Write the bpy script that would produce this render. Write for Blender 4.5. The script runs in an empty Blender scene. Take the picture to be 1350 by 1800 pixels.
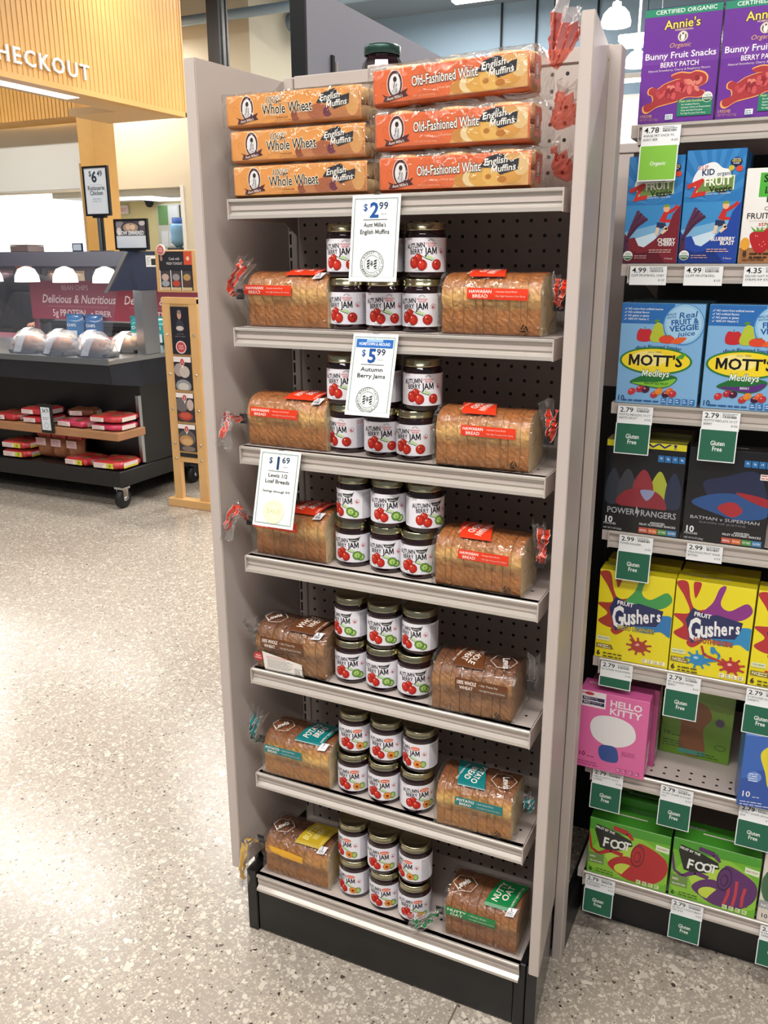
# Bread and jam display beside a fruit snack shelf in a food store
WORLD_STRENGTH = 0.17
# lamps over the sales floor outside the picture: (location, length, watts, place)
LAMP_GRID = (((0.4, -1.5, 3.5), 2.6, 66, 'nearest in front of the bread unit'), ((3.0, -1.6, 4.0), 2.6, 40, 'front right over the snack aisle'), ((-2.6, -1.6, 4.0), 2.6, 40, 'front left over the open floor'),
             ((0.6, -3.8, 4.0), 2.6, 55, 'farthest behind the viewer'), ((0.9, 2.3, 3.6), 2.4, 130, 'just behind the snack shelves'), ((-3.2, 1.2, 4.0), 2.6, 36, 'over the floor before the hot food case'), ((-2.6, 4.6, 4.0), 2.6, 60, 'behind the hot food case on the right'), ((-5.0, 3.4, 4.0), 2.2, 60, 'straight above the hot food case'),
             ((-4.4, 9.3, 5.2), 2.6, 110, 'added high behind the slim black pole'), ((-9.6, 10.2, 4.9), 2.2, 85, 'added in front of the cream wall'), ((-10.0, 6.5, 4.8), 2.6, 160, 'added inside the checkout canopy'), ((-4.6, 6.6, 4.9), 2.4, 60, 'added in front of the checkout lettering'), ((-4.2, 12.4, 5.46), 2.6, 120, 'added close to the grey back wall'))  # this row is added to brighten the far background, no known fixtures
import bpy, bmesh, math, random
from mathutils import Vector, Matrix
from mathutils.geometry import tessellate_polygon
random.seed(7)
SC = bpy.context.scene
COL = SC.collection
PI = math.pi
V = Vector

# ---------------------------------------------------------------- camera
def setup_camera():
    cd = bpy.data.cameras.new('camera'); co = bpy.data.objects.new('camera', cd); COL.objects.link(co)
    f, pit, yaw, roll = 1520.55, 0.285186, -0.444367, -0.002159
    fw = V((math.sin(yaw)*math.cos(pit), math.cos(yaw)*math.cos(pit), -math.sin(pit)))
    r = V((math.cos(yaw), -math.sin(yaw), 0)); u = r.cross(fw)
    r2 = r*math.cos(roll)+u*math.sin(roll); u2 = -r*math.sin(roll)+u*math.cos(roll)
    m = Matrix((r2, u2, -fw)).transposed().to_4x4(); m.translation = V((0.98625, -1.40849, 1.54861))
    co.matrix_world = m
    cd.sensor_fit = 'VERTICAL'; cd.sensor_height = 24.0; cd.lens = f/1800*24.0
    cd.clip_start = .02; cd.clip_end = 200
    SC.camera = co
setup_camera()
SC.view_settings.view_transform = 'Standard'
SC.view_settings.look = 'None'
SC.view_settings.gamma = 1.0
SC.view_settings.use_curve_mapping = False
SC.view_settings.exposure = 0.24
SC.cycles.use_denoising = True
SC.cycles.transparent_max_bounces = 16
SC.cycles.max_bounces = 8
SC.cycles.sample_clamp_indirect = 6.0
SC.cycles.caustics_reflective = False
SC.cycles.caustics_refractive = False

# ---------------------------------------------------------------- world: overcast daylight outside the shop
W_ = bpy.data.worlds.new('daylight'); SC.world = W_; W_.use_nodes = True
W_.node_tree.nodes['Background'].inputs[0].default_value = (.93, .97, 1, 1)
W_.node_tree.nodes['Background'].inputs[1].default_value = WORLD_STRENGTH

def area_light(name, loc, sx, sy, power, col=(1, .96, .9), rot=(0, 0, 0), spread=None):
    l = bpy.data.lights.new(name, 'AREA'); l.shape = 'RECTANGLE'; l.size = sx; l.size_y = sy; l.energy = power; l.color = col
    if spread: l.spread = spread
    o = bpy.data.objects.new(name, l); COL.objects.link(o); o.location = loc; o.rotation_euler = rot
    return o

# ---------------------------------------------------------------- colours, materials
def lin(c): return c/12.92 if c <= .04045 else ((c+.055)/1.055)**2.4
def C(h):
    h = h.lstrip('#')
    return tuple(lin(int(h[i:i+2], 16)/255) for i in (0, 2, 4))
def C4(h): return (*C(h), 1)
MATS = {}
def mat(name, col='#808080', rough=.5, metal=0., noise=None, bump=None, coat=0., spec=.5, emit=None, sub=None):
    """principled material; noise=(scale, second colour, amount), bump=(scale, strength)"""
    if name in MATS: return MATS[name]
    m = bpy.data.materials.new(name); m.use_nodes = True; MATS[name] = m
    N = m.node_tree.nodes; L = m.node_tree.links; b = N['Principled BSDF']
    b.inputs['Base Color'].default_value = C4(col); b.inputs['Roughness'].default_value = rough
    b.inputs['Metallic'].default_value = metal; b.inputs['Specular IOR Level'].default_value = spec
    b.inputs['Coat Weight'].default_value = coat; b.inputs['Coat Roughness'].default_value = .08
    if emit:
        b.inputs['Emission Color'].default_value = C4(emit[0]); b.inputs['Emission Strength'].default_value = emit[1]
    if noise or bump:
        tc = N.new('ShaderNodeTexCoord')
    if noise:
        n = N.new('ShaderNodeTexNoise'); n.inputs['Scale'].default_value = noise[0]; n.inputs['Detail'].default_value = 5
        L.new(tc.outputs['Object'], n.inputs['Vector'])
        r = N.new('ShaderNodeValToRGB'); r.color_ramp.elements[0].position = .5-noise[2]/2; r.color_ramp.elements[1].position = .5+noise[2]/2
        r.color_ramp.elements[0].color = C4(col); r.color_ramp.elements[1].color = C4(noise[1])
        L.new(n.outputs[0], r.inputs[0]); L.new(r.outputs[0], b.inputs['Base Color'])
    if bump:
        n = N.new('ShaderNodeTexNoise'); n.inputs['Scale'].default_value = bump[0]; n.inputs['Detail'].default_value = 3
        L.new(tc.outputs['Object'], n.inputs['Vector'])
        bp = N.new('ShaderNodeBump'); bp.inputs['Strength'].default_value = bump[1]; bp.inputs['Distance'].default_value = .002
        L.new(n.outputs[0], bp.inputs['Height']); L.new(bp.outputs[0], b.inputs['Normal'])
    return m
def attr_mat(name, rough=.45, coat=0., metal=0., spec=.5, emit=0.):
    m = mat(name, '#ffffff', rough, metal, coat=coat, spec=spec)
    N = m.node_tree.nodes; L = m.node_tree.links
    a = N.new('ShaderNodeAttribute'); a.attribute_name = 'Col'
    L.new(a.outputs['Color'], N['Principled BSDF'].inputs['Base Color'])
    if emit:
        L.new(a.outputs['Color'], N['Principled BSDF'].inputs['Emission Color']); N['Principled BSDF'].inputs['Emission Strength'].default_value = emit
    return m
def film_mat(name, tint=(1, 1, 1), haze=.03, rough=.1, bscale=60, bstr=.5, gl=.06, hazecol=(.9, .9, .9)):
    """clear crinkled plastic film"""
    m = bpy.data.materials.new(name); m.use_nodes = True; MATS[name] = m
    N = m.node_tree.nodes; L = m.node_tree.links; N.clear()
    out = N.new('ShaderNodeOutputMaterial'); tr = N.new('ShaderNodeBsdfTransparent'); tr.inputs[0].default_value = (*tint, 1)
    g = N.new('ShaderNodeBsdfGlossy'); g.inputs['Roughness'].default_value = rough
    d = N.new('ShaderNodeBsdfDiffuse'); d.inputs[0].default_value = (*hazecol, 1)
    lw = N.new('ShaderNodeLayerWeight'); lw.inputs[0].default_value = .5
    pw = N.new('ShaderNodeMath'); pw.operation = 'POWER'; pw.inputs[1].default_value = 3.0; L.new(lw.outputs['Facing'], pw.inputs[0])
    fr = N.new('ShaderNodeMath'); fr.operation = 'MULTIPLY_ADD'; fr.inputs[1].default_value = .55; fr.inputs[2].default_value = gl; fr.use_clamp = True; L.new(pw.outputs[0], fr.inputs[0])
    tc = N.new('ShaderNodeTexCoord'); n = N.new('ShaderNodeTexNoise'); n.inputs['Scale'].default_value = bscale; n.inputs['Detail'].default_value = 2.5; n.inputs['Distortion'].default_value = 1.2
    L.new(tc.outputs['Object'], n.inputs['Vector'])
    bp = N.new('ShaderNodeBump'); bp.inputs['Strength'].default_value = bstr; bp.inputs['Distance'].default_value = .009
    L.new(n.outputs[0], bp.inputs['Height']); L.new(bp.outputs[0], g.inputs['Normal']); L.new(bp.outputs[0], lw.inputs['Normal'])
    m1 = N.new('ShaderNodeMixShader'); m1.inputs[0].default_value = haze; L.new(tr.outputs[0], m1.inputs[1]); L.new(d.outputs[0], m1.inputs[2])
    m2 = N.new('ShaderNodeMixShader'); L.new(fr.outputs[0], m2.inputs[0]); L.new(m1.outputs[0], m2.inputs[1]); L.new(g.outputs[0], m2.inputs[2])
    L.new(m2.outputs[0], out.inputs[0])
    return m

# ---------------------------------------------------------------- objects
def tag(o, label=None, cat=None, group=None, kind=None):
    if label: o['label'] = label
    if cat: o['category'] = cat
    if group: o['group'] = group
    if kind: o['kind'] = kind
    return o
def thing(name, label=None, cat=None, loc=(0, 0, 0), rz=0., group=None, rx=0., ry=0.):
    o = bpy.data.objects.new(name, None); COL.objects.link(o); o.location = loc; o.rotation_euler = (rx, ry, rz)
    o.empty_display_size = .05
    return tag(o, label, cat, group)
def link(name, me, parent=None):
    o = bpy.data.objects.new(name, me); COL.objects.link(o)
    if parent: o.parent = parent
    return o
def copy_tree(o, parent=None, label=None):
    c = o.copy(); COL.objects.link(c); c.parent = parent
    if label: c['label'] = label
    for ch in list(o.children): copy_tree(ch, c)
    return c

class MB:
    def __init__(s): s.v = []; s.f = []; s.m = []; s.s = []
    def add(s, vs, fs, mi=0, smooth=False):
        k = len(s.v); s.v += [tuple(p) for p in vs]
        for f in fs: s.f.append([k+i for i in f]); s.m.append(mi); s.s.append(smooth)
        return s
    def box(s, x0, x1, y0, y1, z0, z1, mi=0):
        vs = [(x, y, z) for z in (z0, z1) for y in (y0, y1) for x in (x0, x1)]
        return s.add(vs, [(0, 2, 3, 1), (4, 5, 7, 6), (0, 1, 5, 4), (2, 6, 7, 3), (0, 4, 6, 2), (1, 3, 7, 5)], mi)
    def bbox(s, x0, x1, y0, y1, z0, z1, b=.002, mi=0, seg=1, smooth=False):
        bm = bmesh.new(); bmesh.ops.create_cube(bm, size=1)
        for v in bm.verts: v.co = V(((x0+x1)/2+v.co.x*(x1-x0), (y0+y1)/2+v.co.y*(y1-y0), (z0+z1)/2+v.co.z*(z1-z0)))
        bmesh.ops.bevel(bm, geom=bm.edges[:], offset=b, segments=seg, affect='EDGES', profile=.5)
        bm.verts.index_update()
        s.add([v.co for v in bm.verts], [[v.index for v in f.verts] for f in bm.faces], mi, smooth); bm.free(); return s
    def prism(s, pts, axis, a, b, mi=0, smooth=False, caps=True):
        """closed 2D outline pts extruded along axis ('x': pts=(y,z), 'y': (x,z), 'z': (x,y))"""
        n = len(pts)
        def P(p, t): return (t, p[0], p[1]) if axis == 'x' else (p[0], t, p[1]) if axis == 'y' else (p[0], p[1], t)
        vs = [P(p, a) for p in pts]+[P(p, b) for p in pts]
        s.add(vs, [(i, (i+1) % n, n+(i+1) % n, n+i) for i in range(n)], mi, smooth)
        if caps:
            k = len(s.v)-2*n
            for off in (0, n): s.f.append([k+off+i for i in (range(n) if off else reversed(range(n)))]); s.m.append(mi); s.s.append(False)
        return s
    def lathe(s, prof, n=24, c=(0, 0, 0), mi=0, smooth=True, axis='z'):
        """prof: list of (r,z)"""
        vs = []
        for r, z in prof:
            for i in range(n):
                a = 2*PI*i/n; p = (r*math.cos(a), r*math.sin(a), z)
                if axis == 'x': p = (p[2], p[0], p[1])
                if axis == 'y': p = (p[0], p[2], p[1])
                vs.append((c[0]+p[0], c[1]+p[1], c[2]+p[2]))
        fs = [(j*n+i, j*n+(i+1) % n, (j+1)*n+(i+1) % n, (j+1)*n+i) for j in range(len(prof)-1) for i in range(n)]
        return s.add(vs, fs, mi, smooth)
    def tube(s, path, r, n=8, mi=0, smooth=True, caps=True):
        path = [V(p) for p in path]; rs = r if isinstance(r, (list, tuple)) else [r]*len(path)
        vs = []; up = V((0, 0, 1))
        for i, p in enumerate(path):
            t = (path[min(i+1, len(path)-1)]-path[max(i-1, 0)]).normalized()
            a = t.cross(up)
            if a.length < .05: a = t.cross(V((0, 1, 0)))
            a.normalize(); b = t.cross(a)
            for k in range(n):
                w = 2*PI*k/n; vs.append(p+a*(math.cos(w)*rs[i])+b*(math.sin(w)*rs[i]))
        fs = [(j*n+i, j*n+(i+1) % n, (j+1)*n+(i+1) % n, (j+1)*n+i) for j in range(len(path)-1) for i in range(n)]
        if caps: fs += [list(range(n)), list(range((len(path)-1)*n, len(path)*n))]
        return s.add(vs, fs, mi, smooth)
    def grid(s, f, nu, nv, mi=0, smooth=True, closed_v=False):
        vs = [f(i/nu, j/nv) for i in range(nu+1) for j in range(nv+1)]
        w = nv+1
        return s.add(vs, [(i*w+j, (i+1)*w+j, (i+1)*w+j+1, i*w+j+1) for i in range(nu) for j in range(nv)], mi, smooth)
    def mesh(s, name, mats):
        me = bpy.data.meshes.new(name); me.from_pydata(s.v, [], s.f)
        for m in (mats if isinstance(mats, (list, tuple)) else [mats]): me.materials.append(m)
        me.polygons.foreach_set('material_index', s.m); me.polygons.foreach_set('use_smooth', s.s)
        bm = bmesh.new(); bm.from_mesh(me); bmesh.ops.recalc_face_normals(bm, faces=bm.faces[:]); bm.to_mesh(me); bm.free()
        me.update(); return me
    def build(s, name, mats, parent=None): return link(name, s.mesh(name, mats), parent)

# ---------------------------------------------------------------- flat print: coloured polygons laid on a surface
GL = {}; ADV = {}
def load_glyphs():
    chars = [chr(c) for c in range(33, 127)]+['•']
    tmp = []
    def mk(body, off):
        cu = bpy.data.curves.new('g', 'FONT'); cu.body = body; cu.size = 1; cu.resolution_u = 2; cu.offset = off; cu.fill_mode = 'FRONT' if False else 'BOTH'
        o = bpy.data.objects.new('g', cu); COL.objects.link(o); tmp.append(o); return o
    js = []
    for c in chars:
        js.append((c, [mk(c, w) for w in (0., .012, .028, .055)], mk('|'+c+'|', 0)))
    ref = mk('||', 0)
    bpy.context.view_layer.update(); dg = bpy.context.evaluated_depsgraph_get()
    def me_of(o):
        m = o.evaluated_get(dg).to_mesh(); vs = [(v.co.x, v.co.y) for v in m.vertices]; fs = [tuple(p.vertices) for p in m.polygons]
        o.evaluated_get(dg).to_mesh_clear(); return vs, fs
    rw = max(v[0] for v in me_of(ref)[0]); cap = max(v[1] for v in me_of(js[ord('H')-33][1][0])[0])
    for c, os_, mo in js:
        vs = me_of(mo)[0]; ADV[c] = (max(v[0] for v in vs)-rw)/cap
        for w, o in enumerate(os_):
            vs, fs = me_of(o); GL[c, w] = ([(x/cap, y/cap) for x, y in vs], fs)
    # heavier capital M drawn by hand (its outline folds over when thickened)
    xs = [v[0] for v in GL['M', 0][0]]; xa, xb = min(xs), max(xs)
    for w, o in ((1, .018), (2, .041), (3, .081)):
        a, b = xa-o, xb+o; m = (a+b)/2; t = .13+2*o; lo, hi = -o, 1+o
        p = [(a, lo), (a, hi), (a+t*1.1, hi), (m, .40+o), (b-t*1.1, hi), (b, hi), (b, lo), (b-t, lo), (b-t, .62-o), (m+t*.3, .10-o), (m-t*.3, .10-o), (a+t, .62-o), (a+t, lo)]
        GL['M', w] = (p, [tuple(q) for q in tessellate_polygon([[V((x, y, 0)) for x, y in p]])])
    ADV[' '] = .42
    cs = [o.data for o in tmp]
    for o in tmp: bpy.data.objects.remove(o)
    for c in cs: bpy.data.curves.remove(c)
load_glyphs()

def clip_axis(poly, ax, lo, hi):
    for s, lim in ((1, lo), (-1, hi)):
        out = []
        for i in range(len(poly)):
            a, b = poly[i], poly[(i+1) % len(poly)]; da, db = s*(a[ax]-lim), s*(b[ax]-lim)
            if da >= 0: out.append(a)
            if (da > 0 > db) or (da < 0 < db):
                t = da/(da-db); out.append((a[0]+(b[0]-a[0])*t, a[1]+(b[1]-a[1])*t))
        poly = out
        if len(poly) < 3: return []
    return poly
def split(poly, ax, d):
    lo = min(p[ax] for p in poly); hi = max(p[ax] for p in poly)
    if hi-lo <= d*1.01: return [poly]
    k0 = math.floor(lo/d); k1 = math.ceil(hi/d); r = []
    for k in range(k0, k1):
        q = clip_axis(poly, ax, k*d, (k+1)*d)
        if len(q) > 2: r.append(q)
    return r

class Art:
    """layers of flat printed colour; order of calls is order of printing"""
    def __init__(s): s.items = []; s.clipbox = None
    def _add(s, polys, col): s.items.append((polys, C(col) if isinstance(col, str) else col)); return s
    def rect(s, x0, y0, x1, y1, col): return s._add([[(x0, y0), (x1, y0), (x1, y1), (x0, y1)]], col)
    def poly(s, pts, col):
        if len(pts) == 3: return s._add([pts], col)
        t = tessellate_polygon([[V((p[0], p[1], 0)) for p in pts]])
        return s._add([[pts[i] for i in tr] for tr in t], col)
    def ell(s, cx, cy, rx, ry, col, n=20, rot=0., a0=0., a1=2*PI):
        c, q = math.cos(rot), math.sin(rot); pts = []
        full = abs(a1-a0) > 6.2
        for i in range(n if full else n+1):
            a = a0+(a1-a0)*i/n; x, y = rx*math.cos(a), ry*math.sin(a); pts.append((cx+x*c-y*q, cy+x*q+y*c))
        return s._add([pts], col)
    def ring(s, cx, cy, rx, ry, w, col, n=28, a0=0., a1=2*PI):
        ps = []
        for i in range(n):
            a, b = a0+(a1-a0)*i/n, a0+(a1-a0)*(i+1)/n
            ps.append([(cx+rx*math.cos(a), cy+ry*math.sin(a)), (cx+rx*math.cos(b), cy+ry*math.sin(b)), (cx+(rx-w)*math.cos(b), cy+(ry-w)*math.sin(b)), (cx+(rx-w)*math.cos(a), cy+(ry-w)*math.sin(a))])
        return s._add(ps, col)
    def frame(s, x0, y0, x1, y1, w, col):
        s.rect(x0, y0, x1, y0+w, col); s.rect(x0, y1-w, x1, y1, col); s.rect(x0, y0, x0+w, y1, col); return s.rect(x1-w, y0, x1, y1, col)
    def line(s, pts, w, col):
        ps = []
        for i, (a, b) in enumerate(zip(pts, pts[1:])):
            wa, wb = (w[i], w[i+1]) if isinstance(w, (list, tuple)) else (w, w)
            d = V((b[0]-a[0], b[1]-a[1])); n = V((-d.y, d.x)).normalized() if d.length else V((0, 1))
            ps.append([(a[0]-n.x*wa/2, a[1]-n.y*wa/2), (b[0]-n.x*wb/2, b[1]-n.y*wb/2), (b[0]+n.x*wb/2, b[1]+n.y*wb/2), (a[0]+n.x*wa/2, a[1]+n.y*wa/2)])
        return s._add(ps, col)
    def width(s, t, h, sx=1., sp=0.): return sum((ADV[c]+sp)*h*sx for c in t)
    def text(s, t, x, y, h, col, al=.5, w=1, sx=1., shear=0., rot=0., sp=0., fit=None, wave=None):
        """x,y = baseline anchor; h = capital height; al 0 left .5 centre 1 right; fit = squeeze to width"""
        tw = s.width(t, h, sx, sp)
        if fit: sx *= fit/max(tw, 1e-9); tw = fit
        ox = -tw*al; ps = []; c_, s_ = math.cos(rot), math.sin(rot); cx = 0
        for i, c in enumerate(t):
            if c != ' ':
                vs, fs = GL[c, w]; dy = wave(i, len(t)) if wave else 0
                q = [(ox+(cx+vx*h)*sx+vy*h*shear, vy*h+dy) for vx, vy in vs]
                q = [(x+a*c_-b*s_, y+a*s_+b*c_) for a, b in q]
                ps += [[q[k] for k in f] for f in fs]
            cx += (ADV[c]+sp)*h
        return s._add(ps, col)
    def outlined(s, t, x, y, h, col, out, **k):
        k2 = dict(k); k2['w'] = 3; s.text(t, x, y, h, out, **k2); k['w'] = k.get('w', 1); return s.text(t, x, y, h, col, **k)
    def arc(s, t, cx, cy, r, h, col, mid=PI/2, w=0, inside=False, sx=1., sp=.12):
        tw = s.width(t, h, sx, sp); ps = []; pos = 0; sg = -1 if not inside else 1
        for c in t:
            adv = (ADV[c]+sp)*h*sx
            if c != ' ':
                a = mid+sg*((pos+adv/2-tw/2)/r); vs, fs = GL[c, w]; ro = a-PI/2 if not inside else a+PI/2
                ct, st = math.cos(ro), math.sin(ro); bx, by = cx+r*math.cos(a), cy+r*math.sin(a)
                q = [((vx-ADV[c]/2)*h*sx, vy*h) for vx, vy in vs]; q = [(bx+a_*ct-b_*st, by+a_*st+b_*ct) for a_, b_ in q]
                ps += [[q[k] for k in f] for f in fs]
            pos += adv
        return s._add(ps, col)
    def fine(s, x, y, w, lines, h, col, lead=1.7, rnd=True):
        """small print too fine to read in the photo: rows of short word-length dashes"""
        ps = []
        for i in range(lines):
            yy = y-i*h*lead; xx = x; end = x+w*(1 if not rnd else random.uniform(.72, 1))
            while xx < end-h:
                ww = min(random.uniform(1.2, 4)*h, end-xx); ps.append([(xx, yy), (xx+ww, yy), (xx+ww, yy+h*.62), (xx, yy+h*.62)]); xx += ww+h*.55
        return s._add(ps, col)
    def barcode(s, x, y, w, h, col='#1b1b1b'):
        ps = []; xx = x
        while xx < x+w:
            b = random.choice((.004, .008, .012, .016))*w*3; ps.append([(xx, y), (min(xx+b, x+w), y), (min(xx+b, x+w), y+h), (xx, y+h)]); xx += b+random.choice((.006, .01, .014))*w*3
        return s._add(ps, col)
    def clip(s, x0, y0, x1, y1): s.clipbox = (x0, y0, x1, y1); return s
    def mesh(s, name, f, m, eps=3e-5, base=.0003, du=None, dv=None):
        vs, fs, cols = [], [], []
        for k, (polys, col) in enumerate(s.items):
            d = base+eps*k
            for p in polys:
                qs = [p]
                if s.clipbox:
                    x0, y0, x1, y1 = s.clipbox
                    p = clip_axis(p, 0, x0, x1)
                    if p: p = clip_axis(p, 1, y0, y1)
                    if not p: continue
                    qs = [p]
                if du: qs = [r for q in qs for r in split(q, 0, du)]
                if dv: qs = [r for q in qs for r in split(q, 1, dv)]
                for q in qs:
                    i0 = len(vs); vs += [tuple(f(u, v, d)) for u, v in q]; fs.append(list(range(i0, i0+len(q)))); cols.append(col)
        me = bpy.data.meshes.new(name); me.from_pydata(vs, [], fs); me.materials.append(m)
        at = me.color_attributes.new('Col', 'FLOAT_COLOR', 'CORNER')
        buf = []
        for q, c in zip(fs, cols): buf += [c[0], c[1], c[2], 1.]*len(q)
        at.data.foreach_set('color', buf); me.update(); return me
    def put(s, name, parent, f=None, m=None, **k):
        return link(name, s.mesh(name, f or front(0, 0, 0), m or MATS['printed'], **k), parent)
def front(ox, oy, oz, U=(1, 0, 0), Vv=(0, 0, 1), N=(0, -1, 0)):
    """print lying in a plane: origin, right, up, outward"""
    O, U, Vv, N = V((ox, oy, oz)), V(U), V(Vv), V(N)
    return lambda u, v, d: O+U*u+Vv*v+N*d

attr_mat('printed', .42); attr_mat('printed_gloss', .25, coat=.3); attr_mat('printed_paper', .75, spec=.2)
# ================================================================ materials
mat('taupe', '#bfb3ae', .42, noise=(3, '#bbb0aa', .6), bump=(350, .04))
mat('taupe_dark', '#8e8682', .5)
mat('lip_metal', '#c6bfb8', .3, metal=.35)
mat('black_metal', '#141517', .35); mat('black_gloss', '#101216', .18)
mat('black_matte', '#1b1b1d', .7); mat('charcoal', '#33343a', .5)
mat('white_paint', '#e8e6e2', .5); mat('chrome', '#c9cdd2', .18, metal=1.)
mat('steel', '#aeb2b6', .28, metal=1.); mat('rubber', '#111214', .55)
mat('wall_cream', '#d3cab4', .7); mat('wall_yellow', '#e5d9a6', .7); mat('wall_grey', '#8fa8bd', .6)
mat('wall_white', '#dfe2e0', .7); mat('ceiling_grey', '#7f8a94', .8); mat('wing_grey', '#83838e', .5)
mat('pipe_blue', '#8399ab', .4, metal=.3)
mat('wood_fascia', '#d9a862', .5, noise=(2.2, '#cf9c54', .5)); mat('wood_light', '#dcb27a', .5, noise=(6, '#d2a266', .6))
mat('wood_shelf', '#b48560', .5, noise=(7, '#a3754f', .6)); mat('wood_column', '#d6a75f', .55, noise=(3, '#cc9a50', .5))
mat('lamp_white', '#ffffff', .4, emit=('#fffaf2', 9.)); mat('lamp_warm', '#ffffff', .4, emit=('#fff6e6', 5.))
mat('window_glow', '#ffffff', .3, emit=('#f4fbff', 2.2)); mat('panel_light', '#ffffff', .3, emit=('#f6faff', 2.0))

def pegboard_mat():
    m = mat('pegboard', '#b5aaa5', .45); N = m.node_tree.nodes; L = m.node_tree.links
    tc = N.new('ShaderNodeTexCoord'); sp = N.new('ShaderNodeSeparateXYZ'); L.new(tc.outputs['Object'], sp.inputs[0])
    def M(op, a, b=None):
        n = N.new('ShaderNodeMath'); n.operation = op
        for i, x in enumerate((a, b)):
            if x is None: continue
            if isinstance(x, (int, float)): n.inputs[i].default_value = x
            else: L.new(x, n.inputs[i])
        return n.outputs[0]
    def cell(o, off): return M('SUBTRACT', M('FRACT', M('DIVIDE', M('ADD', o, off), .0272)), .5)
    cx, cz = cell(sp.outputs['X'], .1466+.0136+.0033), cell(sp.outputs['Z'], -.0113+.0136)
    d = M('SQRT', M('ADD', M('MULTIPLY', cx, cx), M('MULTIPLY', cz, cz)))
    hole = M('LESS_THAN', d, .125)
    mx = N.new('ShaderNodeMix'); mx.data_type = 'RGBA'; mx.inputs['A'].default_value = C4('#b5aaa5'); mx.inputs['B'].default_value = C4('#151312')
    L.new(hole, mx.inputs['Factor']); L.new(mx.outputs['Result'], N['Principled BSDF'].inputs['Base Color'])
    bp = N.new('ShaderNodeBump'); bp.inputs['Strength'].default_value = .6; bp.inputs['Distance'].default_value = .002; bp.invert = True
    L.new(hole, bp.inputs['Height']); L.new(bp.outputs[0], N['Principled BSDF'].inputs['Normal'])
pegboard_mat()

def terrazzo():
    m = mat('terrazzo', '#b9aea2', .22, spec=.5); N = m.node_tree.nodes; L = m.node_tree.links
    tc = N.new('ShaderNodeTexCoord')
    def M(op, a, b=None, c=None):
        n = N.new('ShaderNodeMath'); n.operation = op
        for i, x in enumerate((a, b, c)):
            if x is None: continue
            if isinstance(x, (int, float)): n.inputs[i].default_value = x
            else: L.new(x, n.inputs[i])
        return n.outputs[0]
    big = N.new('ShaderNodeTexNoise'); big.inputs['Scale'].default_value = 1.3; big.inputs['Detail'].default_value = 3; L.new(tc.outputs['Object'], big.inputs['Vector'])
    base = N.new('ShaderNodeValToRGB'); base.color_ramp.elements[0].color = C4('#a0958a'); base.color_ramp.elements[1].color = C4('#aca196')
    base.color_ramp.elements[0].position = .35; base.color_ramp.elements[1].position = .65; L.new(big.outputs[0], base.inputs[0])
    cur = base.outputs[0]
    # stone chips: a random share of polygonal cells, each shrunk by its own amount
    for scale, share, thick, c0, c1, seed in ((210, .42, .10, '#b3a799', '#c9bfb1', 5.1), (125, .30, .12, '#bfb4a5', '#d6cdbf', 3.3), (78, .20, .14, '#c6bcad', '#dcd4c7', 0), (55, .05, .16, '#cdc4b6', '#ddd5c8', 2.2), (190, .030, .10, '#4a433d', '#6d6257', 7.7), (110, .010, .14, '#37322e', '#6b6054', 11.3)):
        mp = N.new('ShaderNodeMapping'); mp.inputs['Location'].default_value = (seed, seed*.7, 0); mp.inputs['Rotation'].default_value = (0, 0, seed); L.new(tc.outputs['Object'], mp.inputs[0])
        out = []
        for feat in ('F1', 'DISTANCE_TO_EDGE'):
            vo = N.new('ShaderNodeTexVoronoi'); vo.voronoi_dimensions = '2D'; vo.feature = feat; vo.inputs['Scale'].default_value = scale; L.new(mp.outputs[0], vo.inputs['Vector']); out.append(vo)
        se = N.new('ShaderNodeSeparateColor'); L.new(out[0].outputs['Color'], se.inputs[0])
        pick = M('LESS_THAN', se.outputs[0], share); lim = M('MULTIPLY_ADD', se.outputs[2], .22, thick*.5)
        inside = M('GREATER_THAN', out[1].outputs['Distance'], lim); fac = M('MULTIPLY', pick, inside)
        cm = N.new('ShaderNodeMix'); cm.data_type = 'RGBA'; cm.inputs['A'].default_value = C4(c0); cm.inputs['B'].default_value = C4(c1); L.new(se.outputs[1], cm.inputs['Factor'])
        mx = N.new('ShaderNodeMix'); mx.data_type = 'RGBA'; L.new(fac, mx.inputs['Factor']); L.new(cur, mx.inputs['A']); L.new(cm.outputs['Result'], mx.inputs['B'])
        cur = mx.outputs['Result']
    L.new(cur, N['Principled BSDF'].inputs['Base Color'])
terrazzo()
CASEGLASS = film_mat('case_glass', (.97, .98, 1), .03, .02, 3, .02, .05, (.7, .75, .9))

# ================================================================ the setting
def structure(o): o['kind'] = 'structure'; return o
fl = structure(MB().box(-14, 6, -5, 16, -.1, 0).build('floor', MATS['terrazzo']))
mat('zinc', '#8f867a', .4, metal=.5)
for n_, (x0, x1, y0, y1) in enumerate(((.483, .487, -4, .9), (-3.49, -3.485, -4, 12), (-9, 3, -2.1, -2.095))):
    MB().box(x0, x1, y0, y1, -.003, .0006).build('divider_strip', MATS['zinc'], fl)

# far walls
structure(MB().box(-7.3, 6, 14, 14.2, 0, 6).build('wall_back', MATS['wall_grey']))
structure(MB().box(-2.75, 6, 13.6, 14, 0, 4.0).build('wall_white_right', MATS['wall_white']))
w = MB()   # cream wall with a service opening
w.box(-14, -8.6, 11, 11.2, 2.7, 6).box(-8.6, -7.18, 11, 14, 0, 6).box(-10.3, -8.6, 11, 11.2, 0, 1.0)
wc = structure(w.build('wall_cream', MATS['wall_cream']))
structure(MB().box(-13.4, -13.2, -5, 11, 0, 6).build('wall_left', MATS['wall_cream']))
# trim round the service opening
structure(MB().box(-8.66, -8.6, 10.98, 11.0, 1.0, 2.72).build('trim_1', MATS['white_paint']))
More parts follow.
